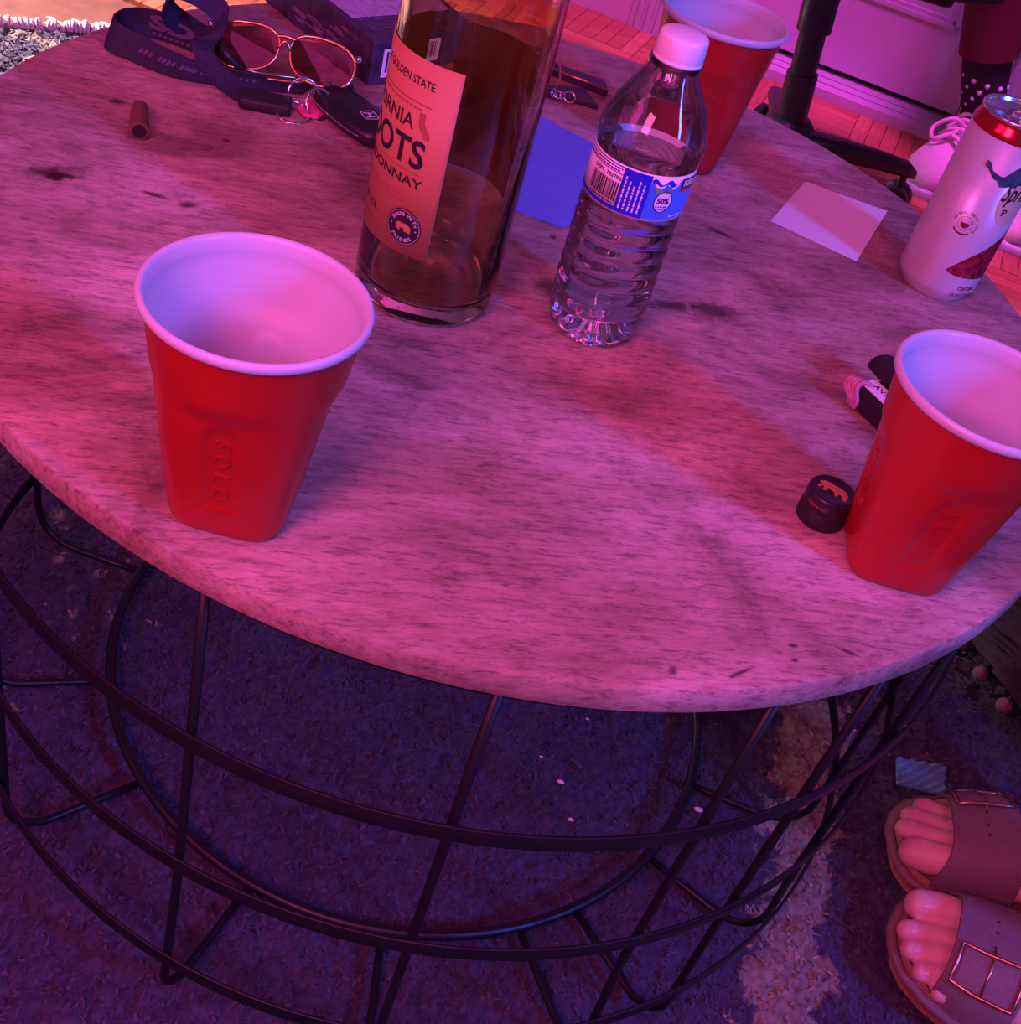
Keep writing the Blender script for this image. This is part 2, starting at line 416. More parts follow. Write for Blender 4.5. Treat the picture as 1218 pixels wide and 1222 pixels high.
M['pouf'] = simple('dark_woven_cover', (.075, .05, .06), .9, 0, .3, 300, .3)
M['pom'] = simple('pompom_wool', (.22, .12, .13), .95, 0, .2, 900, .5)
def plank_mat():
    m, nt, b = new_mat('parquet_oak'); L = nt.links.new
    oi = N(nt, 'ShaderNodeObjectInfo'); tc = N(nt, 'ShaderNodeTexCoord'); q = N(nt, 'ShaderNodeMapping'); q.inputs['Scale'].default_value = (14, 130, 30)
    n = N(nt, 'ShaderNodeTexNoise'); n.inputs['Scale'].default_value = 1.0; n.inputs['Detail'].default_value = 5
    L(tc.outputs['Object'], q.inputs[0]); L(q.outputs[0], n.inputs['Vector'])
    r1 = ramp(nt, [(.0, (.36, .12, .05)), (.5, (.50, .19, .08)), (1, (.62, .27, .12))]); L(oi.outputs['Random'], r1.inputs[0])
    r2 = ramp(nt, [(.3, (.7, .68, .66)), (.7, (1.1, 1.1, 1.1))]); L(n.outputs[0], r2.inputs[0])
    mm = N(nt, 'ShaderNodeMixRGB', blend_type='MULTIPLY'); mm.inputs[0].default_value = 1; L(r1.outputs[0], mm.inputs[1]); L(r2.outputs[0], mm.inputs[2])
    L(mm.outputs[0], b.inputs['Base Color']); b.inputs['Roughness'].default_value = .38
    return m
M['plank'] = plank_mat()
M['subfloor'] = simple('parquet_joint', (.16, .06, .03), .6, 0, .2, 30)

# ================================================================ setting
E_ = Vector((.983, -.183, 0)); N_ = Vector((.183, .983, 0)); W0 = Vector((.2, 2.46, 0))   # along / behind the back wall
def wp(e, n, z): p = W0 + E_ * e + N_ * n; return (p.x, p.y, z)
FZ = -0.016
def wall_box(e0, e1, n0, n1, z0, z1):
    v = [wp(e, n, z) for z in (z0, z1) for e, n in ((e0, n0), (e1, n0), (e1, n1), (e0, n1))]
    return v, [(3, 2, 1, 0), (4, 5, 6, 7), (0, 1, 5, 4), (1, 2, 6, 5), (2, 3, 7, 6), (3, 0, 4, 7)]
def struct(o): o['kind'] = 'structure'; return o
floor = struct(G().add(([(-3, -1, 0), (3, -1, 0), (3, 4.5, 0), (-3, 4.5, 0), (-3, -1, -.05), (3, -1, -.05), (3, 4.5, -.05), (-3, 4.5, -.05)],
    [(0, 1, 2, 3), (7, 6, 5, 4), (0, 4, 5, 1), (1, 5, 6, 2), (2, 6, 7, 3), (3, 7, 4, 0)])).build('floor', M['subfloor'], smooth=False, loc=(0, 0, FZ - .004)))
# basket-weave parquet: one bevelled strip per piece of oak
BL, NS = .144, 5
sw = BL / NS
pv, pf = prism([(-BL / 2 + .0006, -sw / 2 + .0005), (BL / 2 - .0006, -sw / 2 + .0005), (BL / 2 - .0006, sw / 2 - .0005), (-BL / 2 + .0006, sw / 2 - .0005)], -.004, .004, .0006)
plank_me = mesh('plank', pv, pf, False); plank_me.materials.append(M['plank'])
cands = []
CAMP = Vector((0, 0, .844)); CF = cam.matrix_world.to_3x3() @ Vector((0, 0, -1))
for i in range(-14, 15):
    for j in range(-1, 22):
        c = W0 + E_ * (i * BL) - N_ * (j * BL + BL / 2)
        for k in range(NS):
            o = (k - (NS - 1) / 2) * sw
            p, a = (c + N_ * o, 0) if (i + j) % 2 else (c + E_ * o, PI / 2)
            d = cam.matrix_world.inverted() @ Vector((p.x, p.y, FZ))
            u, v = 609 + 1477 * d.x / -d.z, 611 - 1477 * d.y / -d.z
            tblx, tbly = p.x + .038, p.y - .728
            seen = -60 < u < 1290 and -60 < v < 480
            if p.y < 1.35 or not seen: continue
            if u < 640 and p.y < 1.9: continue        # under the rug
            cands.append((d.length, p, a))
cands.sort(key=lambda q: q[0])
rest = G()
for q, (dd, p, a) in enumerate(cands):
    ang = a + math.atan2(E_.y, E_.x)
    if q < 300:
        o = link('plank', plank_me, None, floor, (p.x, p.y, .004 + rng.uniform(-.0003, .0003)), ang)
    else:
        rest.add((pv, pf), (p.x, p.y, .004), Matrix.Rotation(ang, 3, 'Z'))
if rest.v: rest.build('plank_field', M['plank'], floor, False)['kind'] = 'stuff'

# back wall with a door frame, door and sill
wall = struct(G().add(wall_box(-3.0, -.275, .02, .14, FZ, 2.5)).add(wall_box(.46, 2.0, .02, .14, FZ, 2.5)).add(wall_box(-.275, .46, .02, .14, 2.05, 2.5)).build('wall_back', M['wall_paint'], smooth=False))
base = struct(G().add(wall_box(-3.0, -.275, .0, .02, FZ, .11)).add(wall_box(-3.0, -.275, .006, .02, .11, .125)).build('baseboard_back', M['wall_paint'], smooth=False))
fr = G()
for e0, e1 in ((-.275, -.20), (.385, .46)):
    fr.add(wall_box(e0, e1, -.004, .13, FZ, 2.05))
    s = 1 if e0 < 0 else -1
    for q in (.016, .036, .056):
        x = (e1 - q) if s > 0 else (e0 + q)
        fr.add(wall_box(x - .005, x + .005, -.010, -.004, FZ, 2.0))
fr.add(wall_box(-.275, .46, -.004, .13, 2.0, 2.05))
struct(fr.build('trim_1', M['door_paint'], smooth=False))
sill = struct(G().add(wall_box(-.20, .385, .0, .03, FZ, .006)).add(wall_box(-.20, .385, .032, .058, FZ, .008)).add(wall_box(-.20, .385, .06, .10, FZ, .010)).build('trim_2', M['door_paint'], smooth=False))
dg = G()
dg.add(wall_box(-.198, .383, .094, .125, .022, 2.0))
# raised stiles and rails round a recessed panel
dg.add(wall_box(-.198, -.09, .084, .094, .022, 2.0)).add(wall_box(.318, .383, .084, .094, .022, 2.0)).add(wall_box(-.09, .318, .084, .094, .022, .165)).add(wall_box(-.09, .318, .084, .094, .95, 1.1))
for q in (0, 1):
    dg.add(wall_box(-.09 + q * .008, .318 - q * .008, .080 + .005 * q, .094, .165 + q * .008, .173 + q * .008))
    dg.add(wall_box(.310 - q * .008, .318 - q * .008, .080 + .005 * q, .094, .165 + q * .008, .95))
    dg.add(wall_box(-.09 + q * .008, -.082 + q * .008, .080 + .005 * q, .094, .165 + q * .008, .95))
door = struct(dg.build('door_1', M['door_paint'], smooth=False))
struct(G().add(wall_box(-.20, .385, .10, .128, FZ, .021)).build('door_gap_shade', M['gap'], smooth=False))  # dark strip standing in for the shade under the door

# ================================================================ rug
def fbm(x, y, sc, seed, oct=3):
    r = np.random.default_rng(seed); out = np.zeros_like(x); amp = 1.0
    for o in range(oct):
        n = 64; g = r.random((n, n)); fx = (x * sc) % n; fy = (y * sc) % n
        ix = fx.astype(int); iy = fy.astype(int); tx = fx - ix; ty = fy - iy
        tx = tx * tx * (3 - 2 * tx); ty = ty * ty * (3 - 2 * ty)
        a = g[ix % n, iy % n]; b_ = g[(ix + 1) % n, iy % n]; c = g[ix % n, (iy + 1) % n]; d = g[(ix + 1) % n, (iy + 1) % n]
        out += amp * ((a * (1 - tx) + b_ * tx) * (1 - ty) + (c * (1 - tx) + d * tx) * ty)
        amp *= .5; sc *= 2.03
    return out / 1.75
RA = np.array((.839, .544)); RB = np.array((.544, -.839)); RC = np.array((-.20, 2.17))   # far edge, right edge, far corner
def rug_uv(x, y):
    dx, dy = x - RC[0], y - RC[1]
    return -(dx * RA[0] + dy * RA[1]), dx * RB[0] + dy * RB[1]
BAND0, BAND1 = np.array((.305, .50)), np.array((.335, .95))
def rug_cream(x, y):
    """1 on the cream lattice lines woven into the dark pile"""
    wob = (fbm(x, y, 22, 5) - .5) * .035
    d = BAND1 - BAND0; d = d / np.hypot(*d)
    s1 = -(x - BAND0[0]) * d[1] + (y - BAND0[1]) * d[0] + wob
    band = np.abs(s1 + .008) < .034 * (.25 + 1.3 * fbm(x, y, 70, 8))
    # loose cream flecks worked into the pile at the left end
    fleck = (fbm(x, y, 75, 21, 2) > .70) & (fbm(x, y, 9, 22, 2) > .42) & (x < -.22)
    far = (fbm(x, y, 40, 23, 2) > .60) & (y > 1.45)
    return (band | fleck | far).astype(float)
st = .0036
ua = np.arange(0, 1.50, st); vb = np.arange(0, 2.05, st)
UU, VV = np.meshgrid(ua, vb, indexing='ij')
X = RC[0] - UU * RA[0] + VV * RB[0]; Y = RC[1] - UU * RA[1] + VV * RB[1]
edge = np.minimum(np.minimum(UU, 1.50 - UU), np.minimum(VV, 2.05 - VV))
Hh = (fbm(X, Y, 95, 1, 2) - .5) * .010 + (fbm(X, Y, 260, 2, 2) - .5) * .006 + (fbm(X, Y, 14, 3, 2) - .5) * .006 - .005
Hh = np.where(edge < .01, -.006 + (Hh + .006) * np.clip(edge / .01, 0, 1), Hh) 
nu, nv = UU.shape
keep = (Y > .15) & (X < .95)
vid = np.arange(nu * nv).reshape(nu, nv)
q = np.stack([vid[:-1, :-1], vid[1:, :-1], vid[1:, 1:], vid[:-1, 1:]], -1).reshape(-1, 4)
q = q[keep.reshape(-1)[q].all(1)]
def np_mesh(name, V, Q, col=None, smooth=True):
    me = bpy.data.meshes.new(name); me.vertices.add(len(V)); me.vertices.foreach_set('co', V.astype(np.float32).ravel())
    me.loops.add(Q.size); me.loops.foreach_set('vertex_index', Q.astype(np.int32).ravel())
    me.polygons.add(len(Q)); me.polygons.foreach_set('loop_start', np.arange(0, Q.size, Q.shape[1], dtype=np.int32))
    me.polygons.foreach_set('use_smooth', np.full(len(Q), smooth))
    me.update(calc_edges=True)
    if col is not None:
        a = me.color_attributes.new('fibre', 'FLOAT_COLOR', 'POINT'); a.data.foreach_set('color', col.astype(np.float32).ravel())
    me.validate(); return me
def fibre_col(x, y, n):
    c = rug_cream(x, y)[..., None]
    j = (rng.random((*x.shape, 1)) * .7 + .65)
    col = (c * np.array((.19, .19, .125)) + (1 - c) * np.array((.046, .043, .066))) * j
    return np.concatenate([col, np.ones((*x.shape, 1))], -1)
used = np.zeros(nu * nv, bool); used[q.ravel()] = True; remap = np.cumsum(used) - 1
V = np.stack([X, Y, Hh], -1).reshape(-1, 3)[used]
Vc = fibre_col(X, Y, 0).reshape(-1, 4)[used]
def rug_mat():
    m, nt, b = new_mat('shag_wool'); a = N(nt, 'ShaderNodeVertexColor'); a.layer_name = 'fibre'
    nt.links.new(a.outputs[0], b.inputs['Base Color']); b.inputs['Roughness'].default_value = .85; b.inputs['Specular IOR Level'].default_value = .25
    b.inputs['Sheen Weight'].default_value = .25; b.inputs['Sheen Roughness'].default_value = .4
    return m
M['rug'] = rug_mat()
rug = thing('shag_rug', 'dark purple shag rug with cream lattice lines lying under the round table', 'rug', (.1, 1.0, FZ))
ro = link('backing', np_mesh('backing', V - np.array((.1, 1.0, FZ)), remap[q], Vc), M['rug'], rug)
# curled wool tufts standing in the pile
nt_ = 150000
tu = rng.random(nt_) * 1.50; tv = rng.random(nt_) * 2.05
tx = RC[0] - tu * RA[0] + tv * RB[0]; ty = RC[1] - tu * RA[1] + tv * RB[1]
ok = (ty > .18) & (tx < .9); tx, ty = tx[ok], ty[ok]; n_ = len(tx)
hz = (fbm(tx, ty, 95, 1, 2) - .5) * .010 + (fbm(tx, ty, 14, 3, 2) - .5) * .006 - .005
ang = rng.random(n_) * 2 * PI + fbm(tx, ty, 18, 9) * 4; ln = .0028 + rng.random(n_) * .0030; wd = .0012 + rng.random(n_) * .0011; lean = .5 + rng.random(n_) * .9; curl = rng.normal(0, .9, n_)
dx, dy = np.cos(ang), np.sin(ang); px_, py_ = -dy, dx
rows = []
for t in (0, .4, .75, 1.0):
    cx = tx + (dx + px_ * curl * t) * ln * lean * t; cy = ty + (dy + py_ * curl * t) * ln * lean * t
    cz = hz - .001 + ln * (t * 1.1 - .95 * lean * .7 * t * t); ww = wd * (1 - .35 * t)
    rows += [np.stack([cx - px_ * ww, cy - py_ * ww, cz], -1), np.stack([cx + px_ * ww, cy + py_ * ww, cz], -1)]
TV = np.stack(rows, 1).reshape(-1, 3)
bi = (np.arange(n_) * 8)[:, None]
TQ = np.concatenate([bi + np.array((0, 1, 3, 2)), bi + np.array((2, 3, 5, 4)), bi + np.array((4, 5, 7, 6))])
tc_ = fibre_col(tx, ty, 0) * np.array((1.15, 1.15, 1.15, 1)); TC = np.repeat(tc_, 8, 0)
pile = link('pile', np_mesh('pile', TV - np.array((.1, 1.0, FZ)), TQ, TC, False), M['rug'], rug); pile['kind'] = 'stuff'
# fringe knots of cream wool along the far edge
fg = G()
for i in range(330):
    t = .22 + i * .0030 + rng.uniform(-.002, .002); a = RC - RA * t
    o = rng.uniform(-.010, .010, 2); l_ = rng.uniform(.008, .034); hz_ = rng.uniform(-.003, .006)
    p0 = (a[0] + .014 * RB[0], a[1] + .014 * RB[1], -.006); p1 = (a[0] + o[0] * .5, a[1] + o[0] * .3, hz_); p2 = (a[0] - RB[0] * l_ + o[1], a[1] - RB[1] * l_ + o[0] * .6, -.010 + max(hz_, 0) * .4)
    fg.add(tube(catmull([p0, p1, p2], 3), [.0022, .0026, .0026, .0024, .0022, .0018, .0012], 5))
M['fringe'] = simple('cream_fringe', (.62, .55, .50), .9, 0, .15, 300, .3)
f_ = fg.build('fringe', M['fringe'], rug, loc=(-.1, -1.0, -FZ)); f_['kind'] = 'stuff'

# ================================================================ round table
TX, TY, TR = -.0383, .728, .3699
table = thing('round_coffee_table', 'round coffee table with a worn wooden top on a black wire cage', 'table', (TX, TY, 0))
n = 160; tv_ = []
prof = [(.0, ZT), (.12, ZT), (.24, ZT), (.33, ZT), (TR - .0022, ZT), (TR - .0007, ZT - .0006), (TR, ZT - .002), (TR, ZT - .0148), (TR - .0006, ZT - .016), (TR - .0025, ZT - .0165), (.2, ZT - .0165), (.001, ZT - .0165)]
prof[0] = (.001, ZT)
G().add(capped_lathe(prof[::-1], n)).build('tabletop', M['wood'], table, auto=40)
RH = .364
for z in (.130, .248, .362):
    G().add(band_hoop(RH, ZT - z - .0125, ZT - z, .0022)).build('hoop', M['steel'], table, auto=40)
G().add(band_hoop(RH - .004, ZT - .0285, ZT - .0168, .0022)).build('top_hoop', M['steel'], table, auto=40)
RI = .2583
G().add(tube([(RI * math.cos(2 * PI * i / 96), RI * math.sin(2 * PI * i / 96), .0135) for i in range(96)], .0042, 10, True)).build('inner_ring', M['steel'], table)
for a0, a1 in ((177.7, 177.7), (-154.5, -154.5), (-131.5, -131.5), (-103.6, -104), (-80.7, -80.7), (-58.2, -57), (-46.5, -46), (-33, -27), (-7, -7), (19, 19), (44, 44), (70, 70), (96, 96), (122, 122), (150, 150)):
    def at(r, z, a=a0): return (r * math.cos(math.radians(a)), r * math.sin(math.radians(a)), z)
    r0 = RH - .0055
    pts = [at(r0, ZT - .018), at(r0, .30), at(r0, .15), at(r0, .045, a1)]
    for k in range(1, 7):
        q = k / 6 * PI / 2
        pts.append(at(r0 - .034 * (1 - math.cos(q)), .045 - .039 * math.sin(q), a1))
    pts += [at(.30, .0055, a1), at(RI - .004, .0055, a1)]
    G().add(tube(pts, .0030, 8)).build('rod', M['steel'], table)

# ================================================================ red cups
def cup_shape(t, a, inner=0.0):
    """height fraction t, angle a measured from a panel face -> radius"""
    H = .115
    lo = .0276 + (.0454 - .0276) * t                      # squared lower part
    hi = .0302 + (.0458 - .0302) * t                      # round upper part
    k = min(max((t - .64) / .10, 0), 1); k = k * k * (3 - 2 * k)
    p = 3.9 - 1.3 * min(t / .66, 1)
    sq = (abs(math.cos(a)) ** p + abs(math.sin(a)) ** p) ** (-1 / p)
    rl = lo * (sq * .955)
    r = rl * (1 - k) + hi * k
    # thumb panel: a recess with a rounded top on every face
    fa = (a + PI / 4) % (PI / 2) - PI / 4
    x = math.tan(fa) * lo; z = t * H
    hw = .0088; top = .0725
    if t < .66:
        d = min(hw - abs(x), top - z, z - .020)
        if z > top - hw: d = min(d, hw - math.hypot(x, z - (top - hw)))
        r -= .0011 * min(max(d / .0022, 0), 1)
    return r - inner
def make_cup():
    root = thing('plastic_cup', '', 'cup')
    H = .115; n = 144
    ts = [0, .012, .03, .06] + [.08 + .0145 * i for i in range(41)] + [.70, .72, .75, .80, .86, .92, .965]
    v = []; 
    rows = [(.0, .020, 0)] 
    # underside
    for rr in (.004, .018, .023):
        v += [(rr * math.cos(2 * PI * i / n), rr * math.sin(2 * PI * i / n), .0032) for i in range(n)]
    for t in ts:
        for i in range(n):
            a = 2 * PI * i / n; r = cup_shape(t, a)
            if t < .06: r -= .0022 * (1 - t / .06) ** 2
            wav = .0012 * (0.5 + .5 * math.cos(4 * a)) if t == 0 else 0
            v.append((r * math.cos(a), r * math.sin(a), t * H + wav))
    m = len(v) // n
    b = G().add((v, grid_faces(n, m) + [tuple(range(n))[::-1]]))
    b.build('cup_wall', M['red_plastic'], root)
    # white lining and rolled lip
    v = []
    R = .0455 * 1.0
    lip = [(.0453, .1095), (.0466, .1098), (.0477, .1112), (.0481, .1130), (.0476, .1146), (.0464, .1152), (.0450, .1146), (.0443, .1130)]
    for r, z in lip: v += [(r * math.cos(2 * PI * i / n), r * math.sin(2 * PI * i / n), z) for i in range(n)]
    for t in [.95, .935, .925, .88, .80, .75, .72, .70] + [.66 - .0145 * i for i in range(41)] + [.055]:
        for i in range(n):
            a = 2 * PI * i / n; r = cup_shape(t, a, .0007)
            if t > .93: r -= .0004
            v.append((r * math.cos(a), r * math.sin(a), t * H))
    for rr in (.022, .012, .003): v += [(rr * math.cos(2 * PI * i / n), rr * math.sin(2 * PI * i / n), .0048) for i in range(n)]
    m = len(v) // n
    G().add((v, [q[::-1] for q in grid_faces(n, m)] + [tuple(range((m - 1) * n, m * n))])).build('white_lining', M['white_plastic'], root)
    # raised letters down every thumb panel
    for f in range(4):
        g = G(); phi = f * PI / 2
        for i, ch in enumerate('SOLO'):
            z0 = .0620 - i * .0105
            vf = sh(text2d(ch, .0100, .00012), 0, 0, rot=-PI / 2)
            dirn = Vector((math.cos(phi), math.sin(phi), 0)); lat = Vector((-math.sin(phi), math.cos(phi), 0))
            vv = []; ff = []
            nn = len(vf[0])
            for dd in (-.0004, .0006):
                for x, y in vf[0]:
                    z = z0 + y; r = cup_shape(z / H, 0.0) + dd
                    vv.append(dirn * r + lat * x + Vector((0, 0, z)))
            ff += [tuple(k + nn for k in q) for q in vf[1]]
            # side walls from the boundary edges
            cnt = {}
            for q in vf[1]:
                for k in range(len(q)):
                    e = (q[k], q[(k + 1) % len(q)]); cnt[e] = 1
            for (a_, b_) in cnt:
                if (b_, a_) not in cnt: ff.append((a_, b_, b_ + nn, a_ + nn))
            g.add((vv, ff))
        g.build('raised_lettering', M['red_plastic'], root, False)
    return root
cup = make_cup()
cup.location = (-.1242, .4139, ZT); cup.rotation_euler.z = math.radians(-86)
cup['label'] = 'red plastic cup standing alone at the front left edge of the table'; cup['group'] = 'red plastic cups on the table'
dup(cup, (.1999, .5229, ZT), math.radians(-88), 'red plastic cup beside the black screw cap, hiding part of the wallet')
dup(cup, (.0399, .9278, ZT), math.radians(-70), 'red plastic cup standing farthest back, behind the clear water bottle')

# ================================================================ wine bottle
BX, BY, BR = -.0905, .6356, .0420
bot = thing('wine_bottle', 'olive glass wine bottle with an orange label standing between cup and water bottle', 'bottle', (BX, BY, ZT))
outer = [(.002, .0075), (.012, .006), (.022, .0032), (.030, .0012), (.0345, .0), (.0385, .0012), (.0408, .004), (.0419, .0085), (BR, .014), (BR, .19), (.0415, .200), (.0395, .210), (.035, .221), (.028, .232), (.021, .242), (.0165, .252), (.0148, .264), (.0142, .290), (.0152, .292), (.0152, .297), (.0143, .300)]
inner = [(.0098, .300), (.0098, .262), (.0125, .250), (.0175, .240), (.0245, .2305), (.0315, .219), (.0362, .208), (.0383, .198), (.0388, .19), (.0388, .018), (.0372, .0125), (.0320, .0105), (.024, .0125), (.013, .017), (.002, .0185)]
G().add(capped_lathe([(r, z) for r, z in outer] + inner, 96)).build('glass_body', M['olive_glass'], bot)
lab = G(); PHR = math.radians(-84); r_ = BR + .0003
def curved_sheet(a0, a1, z0, z1, r, th=.00025, n=48):
    v = []
    for rr in (r, r + th):
        for i in range(n + 1):
            a = a0 + (a1 - a0) * i / n
            v += [(rr * math.cos(a), rr * math.sin(a), z0), (rr * math.cos(a), rr * math.sin(a), z1)]
    k = 2 * (n + 1); f = []
    for i in range(n):
        a = 2 * i
        f += [(a, a + 1, a + 3, a + 2), (a + k, a + 2 + k, a + 3 + k, a + 1 + k), (a, a + 2, a + 2 + k, a + k), (a + 1, a + 1 + k, a + 3 + k, a + 3)]
    f += [(0, k, k + 1, 1), (k - 2, k - 1, 2 * k - 1, 2 * k - 2)]
    return v, f
label = G().add(curved_sheet(PHR - math.radians(138), PHR, .0448, .1530, r_)).build('front_label', M['orange_label'], bot)
pm = cyl(r_ + .00045, PHR)
def deg(d): return -math.radians(d) * (r_ + .00045)            # distance left of the label's right edge
def print_(name, vf, mat, parent, mp):
    o = G().add(flat(slice2d(vf, .0022), mp)).build(name, mat, parent, False)
    if 'lettering' in name or 'print' in name or name == 'round_stamp': o['kind'] = 'stuff'      # many small flat letters, printed as one
    return o
def scaled(s, size, x, z, sx=1.0, bold=0.0, shear=0.0, space=1.0, sy=1.0): return sh(text2d(s, size, bold, shear, space=space), x, z, sx, sy)
def fit_text(s, x0, x1, z0, z1, bold=0.0, shear=0.0, space=1.0):
    v, f = text2d(s, 1.0, bold, shear, space=space)
    xs = [p[0] for p in v]; ys = [p[1] for p in v]
    a, b, c, d = min(xs), max(xs), min(ys), max(ys)
    return [(x0 + (x - a) / (b - a) * (x1 - x0), z0 + (y - c) / (d - c) * (z1 - z0)) for x, y in v], f
def T_(s, d_left, d_right, z0, z1, **k): return fit_text(s, deg(d_left), deg(d_right), z0, z1, **k)
g2 = G2()
g2.add(T_('THE GOLDEN STATE', 81, 18.5, .1393, .1437, bold=.012))
g2.add(T_('CALIFORNIA', 115, 29.5, .1155, .1235, bold=.014))
g2.add(T_('ROOTS', 104, 16.5,   .0955, .1115, bold=.022))
g2.add(T_('CHARDONNAY', 108, 14,   .0848, .0903, bold=.014))
g2.add(T_('ALC. BY VOL.', 92, 50, .0600, .0640, bold=.01))
print_('black_lettering', g2.vf(), M['black_ink'], label, pm)
g3 = G2()
g3.add(rect(deg(118), .1302, deg(18), .1309, 30)); g3.add(rect(deg(118), .0925, deg(18), .0932, 30))
g3.add(dashes(deg(100), deg(24), .0775, .0011, 4)); g3.add(dashes(deg(96), deg(28), .0745, .0011, 5)); g3.add(dashes(deg(104), deg(24), .1276, .0011, 6)); g3.add(rect(deg(110), .0535, deg(52), .0541, 20))
x0 = deg(21.5)
g3.add(sh(poly([(-.0035, .006), (.0, .006), (.0002, .001), (.0042, -.0045), (.0044, -.0072), (.0015, -.0072), (-.002, -.003), (-.0034, .001)][::-1]), x0, .1205))
print_('dark_orange_print', g3.vf(), M['orange_dark'], label, pm)
ex, ez = deg(22.5), .0608
pm2 = cyl(r_ + .0006, PHR); pm3 = cyl(r_ + .0008, PHR)
disc = ring2d(.0001, .0107, 40)
emb = print_('round_emblem', sh(disc, ex, ez), M['black_ink'], label, pm2)
g4 = G2(); g4.add(sh(ring2d(.0098, .01005, 40), ex, ez)); g4.add(sh(arc_text('SHARE WITH', .0077, .0030, PI / 2, 2.2), ex, ez)); g4.add(sh(arc_text('FRIENDS', .0077, .0030, -PI / 2, 1.5, False), ex, ez))
g4.add(sh(ring2d(.0001, .0005, 8), ex - .0077, ez)); g4.add(sh(ring2d(.0001, .0005, 8), ex + .0077, ez))
v_, f_ = g4.vf()
G().add(flat(slice2d((v_, f_), .0022), pm3)).build('emblem_lettering', M['pale_ink'], label, False)
G().add(flat(slice2d(sh(poly(BEAR[::-1]), ex, ez, .0050, .0050), .0022), pm3)).build('bear_emblem', M['orange_label'], label, False)
G().add(curved_sheet(math.radians(28), math.radians(112), .060, .148, r_)).build('back_label', M['back_label'], bot)

# ================================================================ water bottle
WX, WY = .0119, .6551
wbt = thing('water_bottle', 'clear ribbed plastic water bottle with a blue label and white cap', 'bottle', (WX, WY, ZT))
PR = [(.0, .0235), (.003, .0262), (.008, .0281), (.014, .0289), (.085, .0289), (.0875, .0286), (.117, .0288), (.1195, .0296), (.124, .0303), (.129, .0302), (.136, .0288), (.146, .0245), (.155, .0192), (.162, .0150), (.166, .0131), (.1690, .0125), (.1760, .0118)]
def prad(z):
    for (z0, r0), (z1, r1) in zip(PR, PR[1:]):
        if z0 <= z <= z1:
            t = (z - z0) / (z1 - z0); return r0 + (r1 - r0) * t
    return PR[-1][1]
def brad(z, a):
    r = (prad(z - .002) + prad(z) * 2 + prad(z + .002)) / 4 if .004 < z < .172 else prad(max(z, 0))
    if .012 < z < .086:
        k = min((z - .012) / .008, (.086 - z) / .006, 1)
        ph = z * 2 * PI / .0098 + 1.5 * math.sin(2 * a + .6) + .6 * math.sin(3 * a)
        r += k * (  .0006 * (abs(math.sin(ph / 2)) * 2 - 1.2))
    if z < .016:
        r -= .0016 * (.5 + .5 * math.cos(10 * a)) * (1 - z / .016)
    return r
def bottle_rows(z0, z1, nz, off, n=96):
    v = []
    for j in range(nz):
        z = z0 + (z1 - z0) * j / (nz - 1)
        for i in range(n):
            a = 2 * PI * i / n; r = brad(z, a) - off
            v.append((r * math.cos(a), r * math.sin(a), z))
    return v
n = 96
v = []
for rr, zz in ((.001, .008), (.008, .0075), (.015, .004), (.020, .0012)):
    for i in range(n):
        a = 2 * PI * i / n; k = .5 + .5 * math.cos(10 * a)
        v.append((rr * math.cos(a), rr * math.sin(a), zz + (.0022 * k if rr > .005 else 0)))
v += bottle_rows(.0, .176, 150, 0)
G().add((v, grid_faces(n, len(v) // n) + [tuple(range(n))[::-1]])).build('bottle_shell', M['clear_film'], wbt)
v = []
for rr, zz in ((.001, .0088), (.008, .0083), (.015, .005), (.019, .003)):
    for i in range(n):
        a = 2 * PI * i / n; k = .5 + .5 * math.cos(10 * a)
        v.append((rr * math.cos(a), rr * math.sin(a), zz + (.0022 * k if rr > .005 else 0)))
v += bottle_rows(.003, .1145, 110, .0006)
G().add((v, grid_faces(n, len(v) // n) + [tuple(range(n))[::-1], tuple(range(len(v) - n, len(v)))])).build('water', M['water'], wbt)
# neck ring and cap
G().add(capped_lathe([(.0128, .1668), (.0146, .1672), (.0148, .1682), (.0146, .1692), (.0128, .1696)], 64)).build('neck_ring', M['clear_film'], wbt)
cp = []
for z, r in ((.1698, .0128), (.1699, .0134), (.1712, .0136), (.1718, .0130), (.1722, .0134), (.1815, .0132), (.1832, .0127), (.1838, .0118), (.1840, .002)):
    for i in range(120):
        a = 2 * PI * i / 120; rr = r - (.0003 if i % 2 and .172 < z < .182 else 0); cp.append((rr * math.cos(a), rr * math.sin(a), z))
G().add((cp, grid_faces(120, 9) + [tuple(range(120))[::-1], tuple(range(8 * 120, 9 * 120))])).build('cap', M['frost_cap'], wbt)
wr = .0293
D2 = math.radians
lab = G().add(curved_sheet(D2(-262), D2(98), .0905, .1180, wr, .0001, 96)).build('wrap_label', M['label_white'], wbt)
wm = cyl(wr + .0003, 0.0); wm2 = cyl(wr + .0005, 0.0); wm3 = cyl(wr + .0007, 0.0)
def wd_(d): return D2(d) * (wr + .0003)
def wrect(a0, z0, a1, z1, m=12): return rect(wd_(a0), z0, wd_(a1), z1, m)
g = G2(); g.add(wrect(-107, .0915, -76, .1172)); g.add(wrect(-200, .1165, -107, .1171, 24)); g.add(wrect(-200, .1122, -107, .1127, 24)); g.add(wrect(-200, .0915, -107, .0937, 24))
print_('deep_blue_panel', g.vf(), M['label_blue'], lab, wm)
sky = [(wd_(-76 + i * 3), .0920) for i in range(26)] + [(wd_(-1 - i * 3), .1118 + .0016 * math.sin(i * 1.1) + .0008 * math.sin(i * 2.7)) for i in range(26)]
nsk = 26
sk = (sky[:26] + sky[26:][::-1], [(i, i + 1, i + 27, i + 26) for i in range(25)])
print_('sky_blue_panel', sk, M['label_sky'], lab, wm)
